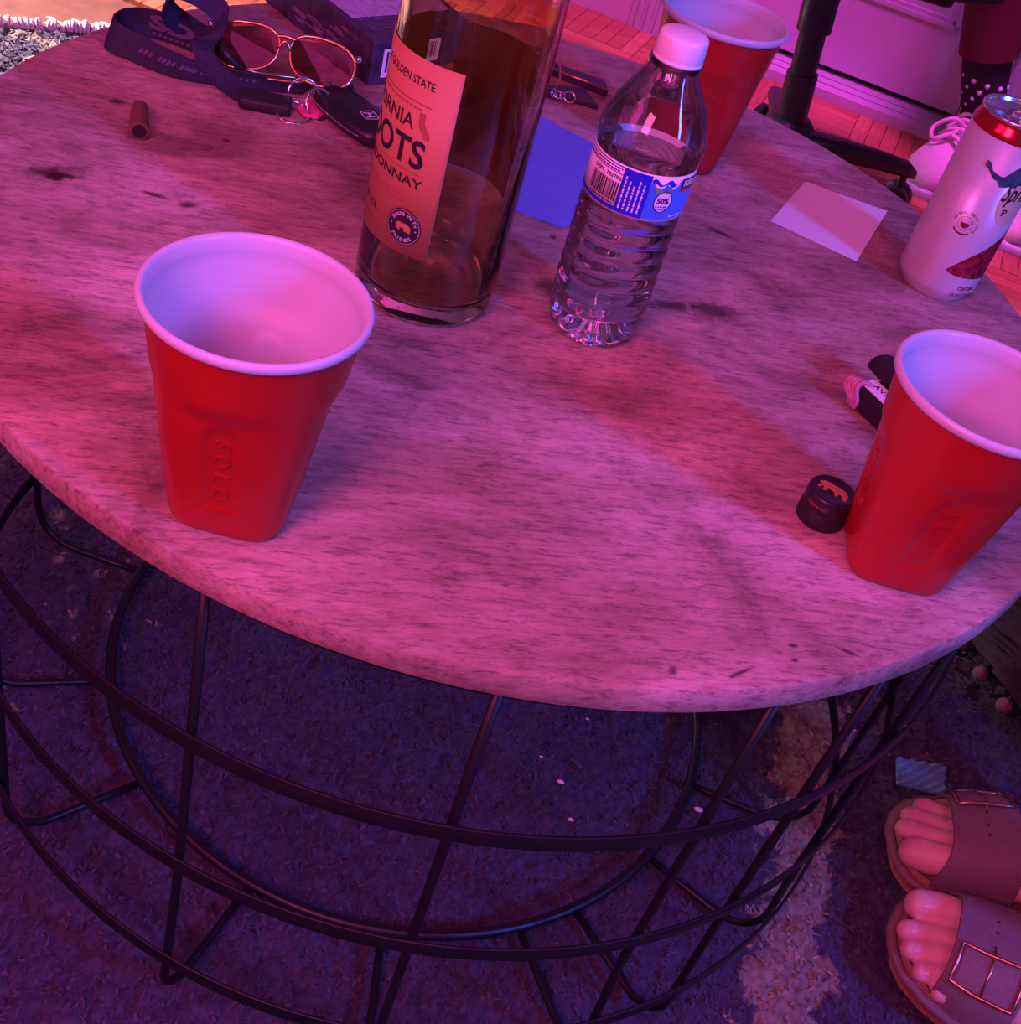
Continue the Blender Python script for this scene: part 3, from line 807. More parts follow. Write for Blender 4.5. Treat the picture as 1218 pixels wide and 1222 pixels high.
hills = ([(wd_(-76 + i * 3), .1128 + .0010 * math.sin(i * 1.3)) for i in range(14)] + [(wd_(-76 + i * 3), .1146 + .0016 * math.sin(i * 1.05 + .4)) for i in range(14)], [(i, i + 1, i + 15, i + 14) for i in range(13)])
g = G2(); g.add(hills)
bw = 0
rb = random.Random(3)
x = -148.0
g5 = G2()
while x < -110:
    ww = rb.choice((.6, .6, 1.1, 1.6)); g5.add(wrect(x, .0965, x + ww, .1075, 1)); x += ww + rb.choice((.6, .9, 1.3))
g5.add(fit_text('DEPT. 782796', wd_(-147), wd_(-109), .1088, .1112, bold=.02))
g5.add(dashes(wd_(-146), wd_(-112), .0951, .0009, 7))
g5.add(dashes(wd_(-170), wd_(-110), .1154, .0008, 8)); g5.add(dashes(wd_(-168), wd_(-112), .1138, .0008, 9))
g5.add(sh(ring2d(.0052, .0056, 36, 1, 1.15), wd_(-57.5), .1030))
g5.add(fit_text('50%', wd_(-65), wd_(-50.5), .1018, .1053, bold=.04))
print_('barcode_print', g5.vf(), M['black_ink'], lab, wm3)
print_('blue_hills', g.vf(), M['label_blue'], lab, wm2)
print_('fruit_disc', sh(ring2d(.0001, .0053, 30, 1, 1.15), wd_(-57.5), .1030), M['label_white'], lab, wm2)
g = G2(); g.add(dashes(wd_(-65), wd_(-50.5), .1000, .0008, 31)); g.add(dashes(wd_(-63.5), wd_(-52), .0985, .0008, 32))
print_('disc_lettering', g.vf(), M['label_blue'], lab, wm3)
lf = [(0, 0), (.0016, .0022), (.0042, .0030), (.0068, .0018), (.0050, -.0002), (.0024, -.0008)]
g = G2(); g.add(sh(poly(lf), wd_(-60), .1088, rot=2.6)); g.add(sh(poly(lf), wd_(-58), .1086, .7, .7, rot=.2))
print_('green_leaf', g.vf(), M['leaf_green'], lab, wm3)
g = G2()
for i in range(5):
    g.add(sh(dashes(-.0100, .0090 - .002 * (i % 3), 0, .0009, 20 + i), wd_(-103 + i * 5.2), .1040, rot=PI / 2))
g.add(sh(dashes(-.006, .006, 0, .0010, 30), wd_(-32), .0938))
print_('small_white_print', g.vf(), M['label_white'], lab, wm2)
print_('brand_box', wrect(-39, .1085, 10, .1162, 14), M['black_ink'], lab, wm2)
print_('brand_stripe', wrect(-39, .1085, 10, .1108, 14), M['label_red'], lab, cyl(wr + .0006, 0.0))
print_('brand_lettering', fit_text('KIRKLAND', wd_(-36), wd_(8), .1115, .1153, bold=.04), M['label_white'], lab, wm3)

# ================================================================ drink can
CX_, CY_ = .2442, .8529
can = thing('drink_can', 'slim white drink can with a red shoulder at the right edge of the table', 'can', (CX_, CY_, ZT))
G().add(capped_lathe([(.002, .006), (.018, .004), (.0215, .0008), (.0228, .0), (.0238, .0008), (.0255, .0045), (.0278, .0075), (.0288, .011), (.0288, .1215)], 96)).build('can_body', M['can_white'], can)
G().add(lathe([(.0288, .1215), (.0287, .1232), (.0280, .1258), (.0268, .1288), (.0262, .1305), (.0261, .1316)], 96)).build('red_shoulder', M['can_red'], can)
G().add(capped_lathe([(.0260, .1314), (.0268, .1322), (.0271, .1336), (.0266, .1346), (.0258, .1345), (.0251, .1332), (.0244, .1290), (.0238, .1288), (.0230, .1302), (.002, .1304)], 96)).build('lid', M['aluminium'], can)
lidt = G().add(prism(ellipse(.0065, .0115, 28), .1308, .1322, .0005), (0, -.004, 0))
lidt.add(tube([(.0045 * math.cos(2 * PI * i / 24), -.009 + .0045 * math.sin(2 * PI * i / 24), .1324) for i in range(24)], .0012, 8, True)).add(capped_lathe([(.003, .1320), (.003, .1330), (.002, .1334)], 20))
lidt.build('pull_tab', M['aluminium'], can)
cr = .0288 + .0002
cm = cyl(cr, 0.0); cm2 = cyl(cr + .0002, 0.0); cm3 = cyl(cr + .0004, 0.0)
def cdg(d): return D2(d) * cr
g = G2(); sx, sz = cdg(-104), .0620
g.add(sh(arc_text('5% REAL FRUIT JUICE', .0079, .0024, PI / 2 - .3, 3.6), sx, sz)); g.add(sh(ring2d(.0048, .0051, 36), sx, sz))

for i in range(16):
    a = -PI / 2 - .85 + i * .1; g.add(sh(rect(-.0003, -.0006, .0003 + .0002 * (i % 3), .0006), sx + .0079 * math.cos(a), sz + .0079 * math.sin(a), rot=a + PI / 2))

g.add(sh(ring2d(.0026, .0029, 24, 1.3, .55), sx, sz + .0012)); g.add(sh(poly([(-.0034, .0008), (-.0026, -.0022), (-.0008, -.0034), (.0008, -.0034), (.0026, -.0022), (.0034, .0008), (.003, .0004), (.0022, -.0019), (.0007, -.0029), (-.0007, -.0029), (-.0022, -.0019), (-.003, .0004)]), sx, sz))
print_('round_stamp', g.vf(), M['can_berry'], can, cm)
# berry shape swelling towards the right
bz = []
for i in range(26):
    t = i / 25; a = -98 + 80 * t
    top = .0290 + .034 * t ** .9; lowz = .0245 - .003 * t
    if t < .25: q = math.sqrt(1 - (1 - t / .25) ** 2); mid = (.0290 + .0245) / 2; top = mid + (top - mid) * q; lowz = mid + (lowz - mid) * q
    bz.append((cdg(a), lowz, top))
print_('berry_picture', ([(x, l) for x, l, t in bz] + [(x, t) for x, l, t in bz], [(i, i + 1, i + 27, i + 26) for i in range(25)]), M['can_berry'], can, cm)
ov = ring2d(.0001, .0130, 36, 1, 1.35)
oval = print_('cream_oval', sh(ov, cdg(-52), .0835), M['can_cream'], can, cm)
print_('script_lettering', fit_text('Spritz', cdg(-78), cdg(-26), .0800, .0975, bold=.02, shear=.35), M['black_ink'], can, cm2)
print_('flavour_lettering', fit_text('P', cdg(-66), cdg(-58), .0735, .0785, bold=.02), M['black_ink'], can, cm2)
tw = [(-118, .1055, .0018), (-112, .1045, .0022), (-106, .1010, .0014), (-100, .0992, .0020), (-94, .0985, .0018), (-88, .0968, .0036), (-80, .1000, .0060), (-70, .1035, .0078), (-58, .1055, .0085), (-45, .1050, .0070), (-32, .1020, .0030)]
print_('teal_sprig', ([(cdg(a), z - h) for a, z, h in tw] + [(cdg(a), z + h) for a, z, h in tw], [(i, i + 1, i + 12, i + 11) for i in range(10)]), M['can_teal'], can, cm2)
g = G2(); g.add(fit_text('CONTAINS', cdg(-68), cdg(-38), .0128, .0160, bold=.02)); g.add(fit_text('5% ALCOHOL', cdg(-76), cdg(-36), .0080, .0108, bold=.01))
print_('small_lettering', g.vf(), M['can_berry'], can, cm)

# ================================================================ paper and small things on the table
def slab(corners, z0, th, name, mat, parent=None):
    c = sum((Vector((p[0], p[1], 0)) for p in corners), Vector()) / len(corners)
    out = [(p[0] - c.x, p[1] - c.y) for p in corners]
    a = sum(out[i][0] * out[(i + 1) % len(out)][1] - out[(i + 1) % len(out)][0] * out[i][1] for i in range(len(out)))
    if a < 0: out = out[::-1]
    return G().add(prism(out, 0, th, min(th * .2, .0003))).build(name, mat, parent, False, (c.x, c.y, z0))
def curled(a, b, c, d, name, mat, lift):
    """sheet of paper a-b-c-d whose corner c curls up a little"""
    n = 10; g = G(); v = []
    A, B, C_, D = [Vector((p[0], p[1], 0)) for p in (a, b, c, d)]
    ce = (A + B + C_ + D) / 4
    for th in (0, .0005):
        for i in range(n + 1):
            for j in range(n + 1):
                s, t = i / n, j / n
                p = (A * (1 - s) + B * s) * (1 - t) + (D * (1 - s) + C_ * s) * t - ce
                v.append((p.x, p.y, th + .0003 + lift * (max(s + t - .9, 0) ** 2)))
    f = []; k = (n + 1) ** 2
    for i in range(n):
        for j in range(n):
            q = i * (n + 1) + j
            f += [(q, q + 1, q + n + 2, q + n + 1), (q + k, q + n + 1 + k, q + n + 2 + k, q + 1 + k)]
    for i in range(n):
        for q0, q1 in ((i, i + 1), (n * (n + 1) + i, n * (n + 1) + i + 1), (i * (n + 1), (i + 1) * (n + 1)), (i * (n + 1) + n, (i + 1) * (n + 1) + n)):
            f.append((q0, q1, q1 + k, q0 + k))
    return g.add((v, f)).build(name, mat, None, True, (ce.x, ce.y, ZT), auto=40)
o = curled((.119, .870), (.145, .958), (.212, .946), (.186, .849), 'paper_note', M['paper'], .0015)
tag(o, 'small white square of paper lying flat in front of the drink can', 'paper')
o = curled((-.120, .770), (-.024, .763), (.022, .882), (-.125, .950), 'blue_paper', M['blue_paper'], .001)
tag(o, 'blue sheet of paper lying between the wine bottle and the water bottle', 'paper')

# screw cap of the wine bottle
cap = thing('screw_cap', 'black bottle screw cap with an orange bear on top beside the right red cup', 'bottle cap', (0.1602, 0.5387, 0.4412))
n = 96; v = []
for r, z in ((.011, .0), (.0130, .0), (.0134, .0006), (.0134, .0085), (.0130, .0092), (.0128, .0096), (.0128, .0112), (.0131, .0116), (.0131, .0185), (.0127, .0196), (.0116, .0201), (.0113, .0199), (.001, .0199)):
    for i in range(n):
        rr = r - (.00025 if i % 2 and (.0005 < z < .0086) else 0); v.append((rr * math.cos(2 * PI * i / n), rr * math.sin(2 * PI * i / n), z))
G().add((v, grid_faces(n, 13) + [tuple(range(n))[::-1], tuple(range(12 * n, 13 * n))])).build('cap_shell', M['black_plastic'], cap)
ba = -0.3989
G().add(flat(sh(poly(BEAR[::-1]), 0, 0, 1, 1), lambda x, y: (.0090 * (x * math.cos(ba) - y * math.sin(ba)), .0090 * (x * math.sin(ba) + y * math.cos(ba)), .0201))).build('bear_emblem', M['orange_label'], cap, False)
cc = cyl(.0133, 0.0)
G().add(flat(fit_text('CALIFORNIA ROOTS', math.radians(-150) * .0133, math.radians(-95) * .0133, .0135, .0155), cc)).build('side_lettering', M['orange_dark'], cap, False)

# open wallet behind the right cup
wa = -0.8402
wl = thing('wallet', 'open black wallet with a white card showing, tucked behind the right red cup', 'wallet', (0.1812, 0.6526, 0.4412), wa)
G().add(prism([(-.001, 0), (.078, 0), (.080, .004), (.080, .040), (.0, .040), (-.006, .030), (-.005, .004)], .0005, .0165, .0028)).build('wallet_body', M['black_fabric'], wl, auto=50)
G().add(loft([((-.0185, .024, .021), (0, .003, 0), (0, 0, .002)), ((-.0165, .026, .021), (0, .010, -.001), (0, .001, .005)), ((-.006, .028, .022), (0, .0145, -.001), (0, .001, .0062)), ((.030, .028, .023), (0, .0150, -.001), (0, .001, .0068)), ((.070, .028, .022), (0, .0145, -.001), (0, .001, .0062)), ((.082, .027, .020), (0, .006, 0), (0, 0, .003))], 24, 2.6)).build('wallet_flap', M['black_fabric'], wl)
G().add(rbox(.066, .0125, .0012, .001, .0003), (.0275, .0078, .0168)).build('white_card', M['paper'], wl, False)
G().add(flat(sh(fit_text('ANTH', -.007, .008, -.0022, .0022, bold=.02), .007, .0085), lambda x, y: (x, y, .01812))).build('card_lettering', M['black_ink'], wl, False)
M['pink_satin'] = simple('pink_satin', (.42, .20, .30), .5, 0, .15, 200)
for i in range(4):
    o_ = -.0030 * i
    G().add(tube(catmull([(.001 + o_, .006 - .001 * i, .0175), (-.003 + o_, .001 - .0008 * i, .0195 - .001 * i), (-.0035 + o_, -.0025, .0150 - .001 * i), (.0005 + o_ * .6, -.0022 - .0004 * i, .0080), (.0005 + o_ * .6, -.0020, .0030)], 5), .0016, 8)).build('pink_loop', M['pink_satin'], wl)

# short brown paper roll
rp0, rp1 = Vector((-0.2999, 0.7042, 0.4472)), Vector((-0.3130, 0.7350, 0.4472))
d = rp1 - rp0
rl = thing('paper_roll', 'short brown paper roll lying alone on the far left of the table', 'paper roll', (rp0.x, rp0.y, ZT))
ls = [Vector((0, 0, .0062)), d * .33 + Vector((0, 0, .0062)), d * .66 + Vector((0, 0, .006)), d + Vector((0, 0, .0058))]
G().add(tube(ls, [.0062, .006, .0058, .0052], 16)).build('roll', M['brown_paper'], rl, auto=50)
G().add(tube([ls[0] - d.normalized() * .0004, ls[0] + d.normalized() * .001], .0045, 14)).build('dark_end', M['black_ink'], rl, auto=50)

# ------------------------------------------------ lanyard
lany = thing('lanyard', 'dark navy neck lanyard with grey print looped at the far left of the table', 'lanyard', (-0.3274, 0.8142, 0.4412))
LO = Vector(lany.location)
def sm(pts, per=6): return [p - LO for p in catmull(pts, per)]
def sides(raw, per=6): return [p.normalized() for p in catmull(raw, per)]
A_ = [(-0.2999, 0.8401, 0.4542), (-0.3195, 0.8466, 0.4527), (-0.3381, 0.8499, 0.4527), (-0.3543, 0.8490, 0.4527), (-0.3656, 0.8431, 0.4527), (-0.3720, 0.8334, 0.4527), (-0.3737, 0.8207, 0.4522), (-0.3686, 0.8139, 0.4512), (-0.3607, 0.8115, 0.4502), (-0.3516, 0.8120, 0.4492), (-0.3313, 0.8097, 0.4472), (-0.3113, 0.8094, 0.4462), (-0.2947, 0.8145, 0.4452), (-0.2679, 0.8263, 0.4442), (-0.2481, 0.8362, 0.4442), (-0.2333, 0.8451, 0.4442)]
S_ = [(0, .1, 1)] * 5 + [(.1, .1, 1), (.2, .2, 1), (.3, .5, 1), (.3, .7, .9), (.25, .8, .7), (.2, .85, .5), (.2, .9, .35), (.1, .95, .2), (.1, 1, .1), (.1, 1, .05), (.1, 1, .05)]
G().add(strip(sm(A_), sides(S_), .0205, .0012)).build('strap', M['strap'], lany, False)
B_ = [(-0.2491, 0.8004, 0.4452), (-0.2608, 0.7988, 0.4452), (-0.2822, 0.8092, 0.4462), (-0.2964, 0.8163, 0.4502), (-0.3044, 0.8229, 0.4552), (-0.3055, 0.8229, 0.4622), (-0.3000, 0.8217, 0.4692), (-0.2979, 0.8308, 0.4752), (-0.2998, 0.8362, 0.4812), (-0.3081, 0.8356, 0.4872), (-0.3197, 0.8304, 0.4912), (-0.3320, 0.8312, 0.4872), (-0.3377, 0.8325, 0.4792), (-0.3371, 0.8381, 0.4692), (-0.3324, 0.8506, 0.4592), (-0.3218, 0.8570, 0.4522), (-0.3069, 0.8589, 0.4492)]
SB = [(.5, .8, .1), (.5, .8, .2), (.7, .6, .3), (.9, .3, .3), (1, .1, .1), (1, 0, 0), (.9, 0, .4), (.6, .2, .8), (.5, .2, .8), (.5, .5, .7), (.3, .8, .4), (.1, .9, .3), (.0, .8, .5), (.2, .6, .8), (.3, .5, .8), (.2, .4, .9), (.1, .2, 1)]
G().add(strip(sm(B_), sides(SB), .0165, .0012)).build('strap', M['strap'], lany, False)
# print on the standing run: letters and a row of small marks
P0, P1 = Vector((-0.3543, 0.8490, 0.4527)) - LO, Vector((-0.3195, 0.8466, 0.4527)) - LO
ed = (P1 - P0).normalized(); eu = Vector((0, .1, 1)).normalized(); en = ed.cross(eu).normalized()
if en.y > 0: en = -en
def on_strap(x, y):
    p = P0 + ed * x + eu * y + en * .0014; return tuple(p)
g = G2(); g.add(fit_text('SD', -.002, .034, -.0030, .0075, bold=.06))
for i in range(8): g.add(rect(.001 + i * .0045, -.0068, .0038 + i * .0045, -.0050))
G().add(flat(g.vf(), on_strap)).build('strap_print', M['strap_print'], lany, False)
# marks on the front run
fr_pts = sm(A_); fr_sd = sides(S_)
g = G()
for k in range(56, 80, 1):
    if k % 5 == 4: continue
    p = fr_pts[k]; s = fr_sd[k].normalized(); t = (fr_pts[k + 1] - fr_pts[k - 1]).normalized(); nn = t.cross(s).normalized()
    if nn.z < 0: nn = -nn
    q = [p + t * a + s * b + nn * .0009 for a, b in ((-.0014, -.0022), (.0010, -.0026), (.0014, .0014), (-.0008, .0022))]
    g.add((q, [(0, 1, 2, 3)]))
g.build('strap_marks', M['strap_print'], lany, False)['kind'] = 'stuff'
ck = Vector((-0.2494, 0.7992, 0.4462)) - LO; ca_ = 0.2665
G().add(rbox(.036, .020, .008, .003, .0018), (ck.x, ck.y, -.0000 + .0005), Matrix.Rotation(ca_, 3, 'Z')).build('buckle_clip', M['matt_black'], lany, auto=50)

# ------------------------------------------------ sunglasses
sg = thing('sunglasses', 'brown tinted sunglasses with gold wire rims resting on the lanyard', 'sunglasses', (-0.2578, 0.8650, 0.4412))
SO = Vector(sg.location)
Lc, Rc = Vector((-0.2818, 0.8405, 0.4622)) - SO, Vector((-0.2275, 0.8513, 0.4622)) - SO
ex_ = (Rc - Lc).normalized(); aw = Vector((-ex_.y, ex_.x, 0)).normalized(); ey_ = (aw * .62 + Vector((0, 0, .78))).normalized(); ez_ = ex_.cross(ey_)
def lens_outline(c, s, n=40, k=1.0):
    out = []
    for i in range(n):
        a = 2 * PI * i / n; x = math.copysign(abs(math.cos(a)) ** .8, math.cos(a)); y = math.copysign(abs(math.sin(a)) ** .8, math.sin(a))
        x *= 1 + .10 * y; out.append(c + ex_ * (x * .0235 * k) + ey_ * (y * .0165 * k - .002 * x * s) + ez_ * (-.002 * x * x))
    return out
for c, s in ((Lc, -1), (Rc, 1)):
    ol = lens_outline(c, s)
    v = [p + ez_ * .0006 for p in ol] + [p - ez_ * .0006 for p in ol]; nn = len(ol)
    le = G().add((v, [tuple(range(nn)), tuple(range(nn, 2 * nn))[::-1]] + [(i, i + nn, (i + 1) % nn + nn, (i + 1) % nn) for i in range(nn)])).build('lens', M['lens'], sg, False)
    G().add(tube(ol, .0011, 8, True)).build('wire_rim', M['gold'], sg)
G().add(tube(catmull([Lc + ex_ * .0235 + ey_ * .004, (Lc + Rc) / 2 + ey_ * .0085 - ez_ * -.002, Rc - ex_ * .0235 + ey_ * .004], 8), .0013, 8)).add(tube(catmull([Lc + ex_ * .021 + ey_ * .0115, (Lc + Rc) / 2 + ey_ * .0125, Rc - ex_ * .021 + ey_ * .0115], 8), .0010, 8)).build('bridge', M['gold'], sg)
lh, rh = Lc - ex_ * .0255 + ey_ * .010, Rc + ex_ * .0255 + ey_ * .008
def tp(p): return Vector(p) - SO
for pts, tip in (((lh, tp((-0.2892, 0.8206, 0.4632)), tp((-0.2793, 0.8207, 0.4552)), tp((-0.2679, 0.8278, 0.4512)), tp((-0.2470, 0.8407, 0.4492)), tp((-0.2220, 0.8623, 0.4477)), tp((-0.2057, 0.8790, 0.4472))), 0), ((rh, tp((-0.2154, 0.8658, 0.4652)), tp((-0.2214, 0.8581, 0.4572)), tp((-0.2282, 0.8505, 0.4502)), tp((-0.2409, 0.8357, 0.4492)), tp((-0.2592, 0.8271, 0.4492))), 1)):
    w_ = catmull(pts, 6)
    te = G().add(tube(w_, .0012, 8)).build('temple', M['gold'], sg)
    G().add(tube(w_[2:16], [.0014 + .0014 * math.sin(PI * i / 13) for i in range(14)], 8)).build('temple_sleeve', M['black_plastic'], te)
    G().add(ball(w_[0], .0026, 12, 8)).build('hinge', M['chrome'], te)

# ------------------------------------------------ printed carton
bx_a = math.atan2(.632, -.775)
bxo = thing('carton', 'purple printed carton with a barcode end, lying behind the wine bottle', 'box', (-.199, .883, ZT), bx_a)
BLn, BWd, BHt = .150, -.095, .034          # along the long side, across (to the right), height
G().add(rbox(BLn, .095, BHt, .0015, .0010), (BLn / 2, -.095 / 2, 0)).build('carton_body', M['cover_dark'], bxo, False)
G().add(rbox(BLn * .70, .080, .0004, .001, .0001), (BLn * .62, -.047, BHt)).build('cover_picture', M['cover_light'], bxo, False)
g = G()
rb = random.Random(11)
for i in range(4):
    for j in range(14):
        if rb.random() < .8: g.add(rbox(.0016, .0042, .0003, .0003, .0001, 1), (.036 - i * .0050, -.012 - j * .0054, BHt))
for i in range(5): g.add(rbox(.010 + .006 * rb.random(), .0009, .0003, .0003, .0001, 1), (.075 + i * .012, -.020 - .011 * i, BHt + .0004))
g.build('cover_lettering', M['strap_print'], bxo, False)['kind'] = 'stuff'
g = G()
for i in range(22):
    ww = rb.choice((.010, .014, .02)); hh = rb.choice((.003, .005, .008))
    z = rb.uniform(.006, .026); xx = rb.uniform(.02, .135); g.add(([(xx, .0003, z), (xx + ww, .0003, z), (xx + ww, .0003, z + hh * .5), (xx, .0003, z + hh * .5)], [(0, 1, 2, 3)]))
g.build('side_print', M['side_art'], bxo, False)['kind'] = 'stuff'
G().add(([(-.0004, -.010, .006), (-.0004, -.050, .006), (-.0004, -.050, .028), (-.0004, -.010, .028)], [(0, 1, 2, 3)])).build('barcode_label', M['label_white'], bxo, False)
g = G(); y = -.013
while y > -.046:
    ww = rb.choice((.0006, .0012, .0018)); g.add(([(-.0007, y, .010), (-.0007, y - ww, .010), (-.0007, y - ww, .026), (-.0007, y, .026)], [(0, 1, 2, 3)])); y -= ww + rb.choice((.0008, .0014))
g.build('barcode', M['black_ink'], bxo, False)['kind'] = 'stuff'

# ------------------------------------------------ car key, rings and pink tag
ka = -0.6555
key = thing('car_key', 'black car key fob with a silver emblem on rings with a pink tag', 'car key', (-0.1894, 0.8140, 0.4412), ka)
KO = Vector(key.location); KR = Matrix.Rotation(-ka, 3, 'Z')
def kl(p): return KR @ (Vector(p) - KO)
G().add(loft([((-.036, 0, .007), (0, .004, 0), (0, 0, .003)), ((-.034, 0, .0075), (0, .011, 0), (0, 0, .0058)), ((-.024, 0, .008), (0, .0165, 0), (0, 0, .0076)), ((-.005, 0, .0082), (0, .0190, 0), (0, 0, .0080)), ((.015, 0, .0082), (0, .0185, 0), (0, 0, .0080)), ((.030, 0, .008), (0, .0160, 0), (0, 0, .0074)), ((.0365, 0, .0075), (0, .0115, 0), (0, 0, .0055)), ((.0385, 0, .007), (0, .005, 0), (0, 0, .003))], 28, 2.8)).build('fob_body', M['black_plastic'], key)
G().add(tube([(( .0375 * math.copysign(abs(math.cos(t)) ** .6, math.cos(t))), (.0186 * math.copysign(abs(math.sin(t)) ** .75, math.sin(t))), .0082) for t in [2 * PI * i / 48 for i in range(48)]], .0006, 6, True)).build('trim_line', M['chrome'], key)
g = G2()
fr_o = rrect(.0125, .0110, .0025); fr_i = rrect(.0108, .0094, .0020); nn = len(fr_o)
g.add((fr_o + fr_i, [(i, (i + 1) % nn, (i + 1) % nn + nn, i + nn) for i in range(nn)]))
g.add(poly([(-.0040, -.0036), (-.0026, -.0036), (-.0020, -.0006), (.0020, -.0006), (.0026, -.0036), (.0040, -.0036), (.0030, .0036), (.0018, .0036), (.0015, .0008), (-.0015, .0008), (-.0018, .0036), (-.0030, .0036)]))
ct, s_ = math.cos(-.15), math.sin(-.15)
v_, f_ = sh(g.vf(), 0, 0, 1, 1, -.2)
G().add(([(x + .016, y, .0163) for x, y in v_], f_)).build('silver_emblem', M['emblem'], key, False)
def ring_pts(c, r, nrm, n=40):
    nrm = Vector(nrm).normalized(); a = nrm.orthogonal().normalized(); b_ = nrm.cross(a); c = Vector(c)
    return [kl(c + (a * math.cos(2 * PI * i / n) + b_ * math.sin(2 * PI * i / n)) * r) for i in range(n)]
for c, r, nrm in (((-0.2297, 0.7997, 0.4442), .0115, (.1, -.25, 1)), ((-0.2283, 0.8164, 0.4512), .0110, (.5, -.8, .35)), ((-0.2145, 0.8110, 0.4502), .0105, (.7, -.6, .5)), ((-0.2207, 0.8401, 0.4482), .008, (-.3, -.5, .7))):
    G().add(tube(ring_pts(c, r, nrm), .0010, 8, True)).build('key_ring', M['chrome'], key)
pk = [(-0.2297, 0.8082, 0.4452), (-0.2241, 0.8245, 0.4462), (-0.2125, 0.8274, 0.4462), (-0.2086, 0.8156, 0.4452), (-0.2123, 0.8027, 0.4442), (-0.2218, 0.7999, 0.4442)]
pkl = [kl(p) for p in pk]
G().add(prism([(p.x, p.y) for p in pkl][::-1], .0020, .0046, .0006)).build('pink_tag', M['pink_acrylic'], key, False)
b0, b1 = kl((-0.2129, 0.8441, 0.4472)), kl((-0.1782, 0.8398, 0.4452))
G().add(strip([b0, b0.lerp(b1, .5), b1], [Vector((0, 0, 1)).cross(b1 - b0)] * 3, .0085, .0018)).build('key_blade', M['chrome'], key, False)
b0, b1 = kl((-0.2252, 0.8593, 0.4452)), kl((-0.2050, 0.8608, 0.4452))
G().add(strip([b0, b0.lerp(b1, .5), b1], [Vector((0, 0, 1)).cross(b1 - b0)] * 3, .009, .0030)).build('small_key', M['black_plastic'], key, False)

# ------------------------------------------------ card holder, leather tag and chain behind the wine bottle
ch = [(-0.0940, 1.0236, 0.4472), (-0.0331, 1.0182, 0.4472), (-0.0276, 0.9980, 0.4472), (-0.0914, 1.0098, 0.4472)]
chx = sum(p[0] for p in ch) / 4; chy = sum(p[1] for p in ch) / 4
hold = thing('card_holder', 'slim dark card holder with a bright metal edge behind the wine bottle', 'card holder', (chx, chy, ZT))
ol = [(p[0] - chx, p[1] - chy) for p in ch][::-1]
if sum(ol[i][0] * ol[(i + 1) % 4][1] - ol[(i + 1) % 4][0] * ol[i][1] for i in range(4)) < 0: ol = ol[::-1]
G().add(prism(ol, .0012, .0062, .0006)).build('holder_body', M['cover_dark'], hold, False)
e0, e1 = Vector((ch[3][0] - chx, ch[3][1] - chy, .0066)), Vector((ch[2][0] - chx, ch[2][1] - chy, .0066))
G().add(tube([e0, e1], .0010, 8)).build('metal_edge', M['gold'], hold)
lt = [(-0.0907, 0.9715, 0.4452), (-0.0473, 0.9963, 0.4452), (-0.0310, 0.9692, 0.4452), (-0.0505, 0.9679, 0.4452), (-0.0882, 0.9588, 0.4452)]
lx = sum(p[0] for p in lt) / 5; ly = sum(p[1] for p in lt) / 5
ltag = thing('leather_tag', 'dark purple leather tag with a small silver chain in front of the card holder', 'key tag', (lx, ly, ZT))
ol = [(p[0] - lx, p[1] - ly) for p in lt]
if sum(ol[i][0] * ol[(i + 1) % 5][1] - ol[(i + 1) % 5][0] * ol[i][1] for i in range(5)) < 0: ol = ol[::-1]
M['purple_leather'] = simple('purple_leather', (.075, .045, .085), .6, 0, .15, 300, .2)
G().add(prism(ol, .0003, .0040, .0006)).build('leather_flap', M['purple_leather'], ltag, False)
for i, (px, r, tl) in enumerate((((-0.0675, 0.9616, 0.4472), .0030, .9), ((-0.0642, 0.9607, 0.4472), .0030, .3), ((-0.0604, 0.9610, 0.4472), .0028, .9), ((-0.0548, 0.9629, 0.4472), .0046, .25))):
    c = Vector(px) - Vector((lx, ly, ZT)); nrm = Vector((tl, -.6, 1 - tl * .6)).normalized(); a = nrm.orthogonal().normalized(); b_ = nrm.cross(a)
    G().add(tube([c + (a * math.cos(2 * PI * k / 24) + b_ * math.sin(2 * PI * k / 24)) * r for k in range(24)], .0008, 6, True)).build('chain_link', M['chrome'], ltag)
cl = [Vector(p) - Vector((lx, ly, ZT)) for p in ((-0.0677, 0.9743, 0.4472), (-0.0681, 0.9885, 0.4502), (-0.0715, 1.0062, 0.4512), (-0.0768, 1.0229, 0.4492))]
G().add(tube(catmull(cl, 6), .0009, 8)).build('cord', M['pink_satin'], ltag)

# ================================================================ on the rug
tc4 = [(.410, .797), (.458, .805), (.454, .769), (.409, .766)]  # flat teal patch with raised diagonal ribs
ra, rb_, rc, rd = [Vector((p[0], p[1], 0)) for p in tc4]; ce = (ra + rb_ + rc + rd) / 4
v = []; nn = 28
for th in (0, .0015):
    for i in range(nn + 1):
        for j in range(nn + 1):
            s, t = i / nn, j / nn
            p = (ra * (1 - s) + rb_ * s) * (1 - t) + (rd * (1 - s) + rc * s) * t - ce
            v.append((p.x, p.y, th + .0022 * (math.sin((s * 1.3 + t) * 2 * PI * 3.0) > 0) * (th > 0)))
k = (nn + 1) ** 2; f = []
for i in range(nn):
    for j in range(nn):
        q_ = i * (nn + 1) + j; f += [(q_, q_ + 1, q_ + nn + 2, q_ + nn + 1), (q_ + k, q_ + nn + 1 + k, q_ + nn + 2 + k, q_ + 1 + k)]
for i in range(nn):
    for q0, q1 in ((i, i + 1), (nn * (nn + 1) + i, nn * (nn + 1) + i + 1), (i * (nn + 1), (i + 1) * (nn + 1)), (i * (nn + 1) + nn, (i + 1) * (nn + 1) + nn)): f.append((q0, q1, q1 + k, q0 + k))
tag(G().add((v, f)).build('teal_patch', M['teal_ribbed'], None, False, (ce.x, ce.y, .0085)), 'small teal ribbed patch lying on the rug above the sandals', 'cloth')
cg = G()
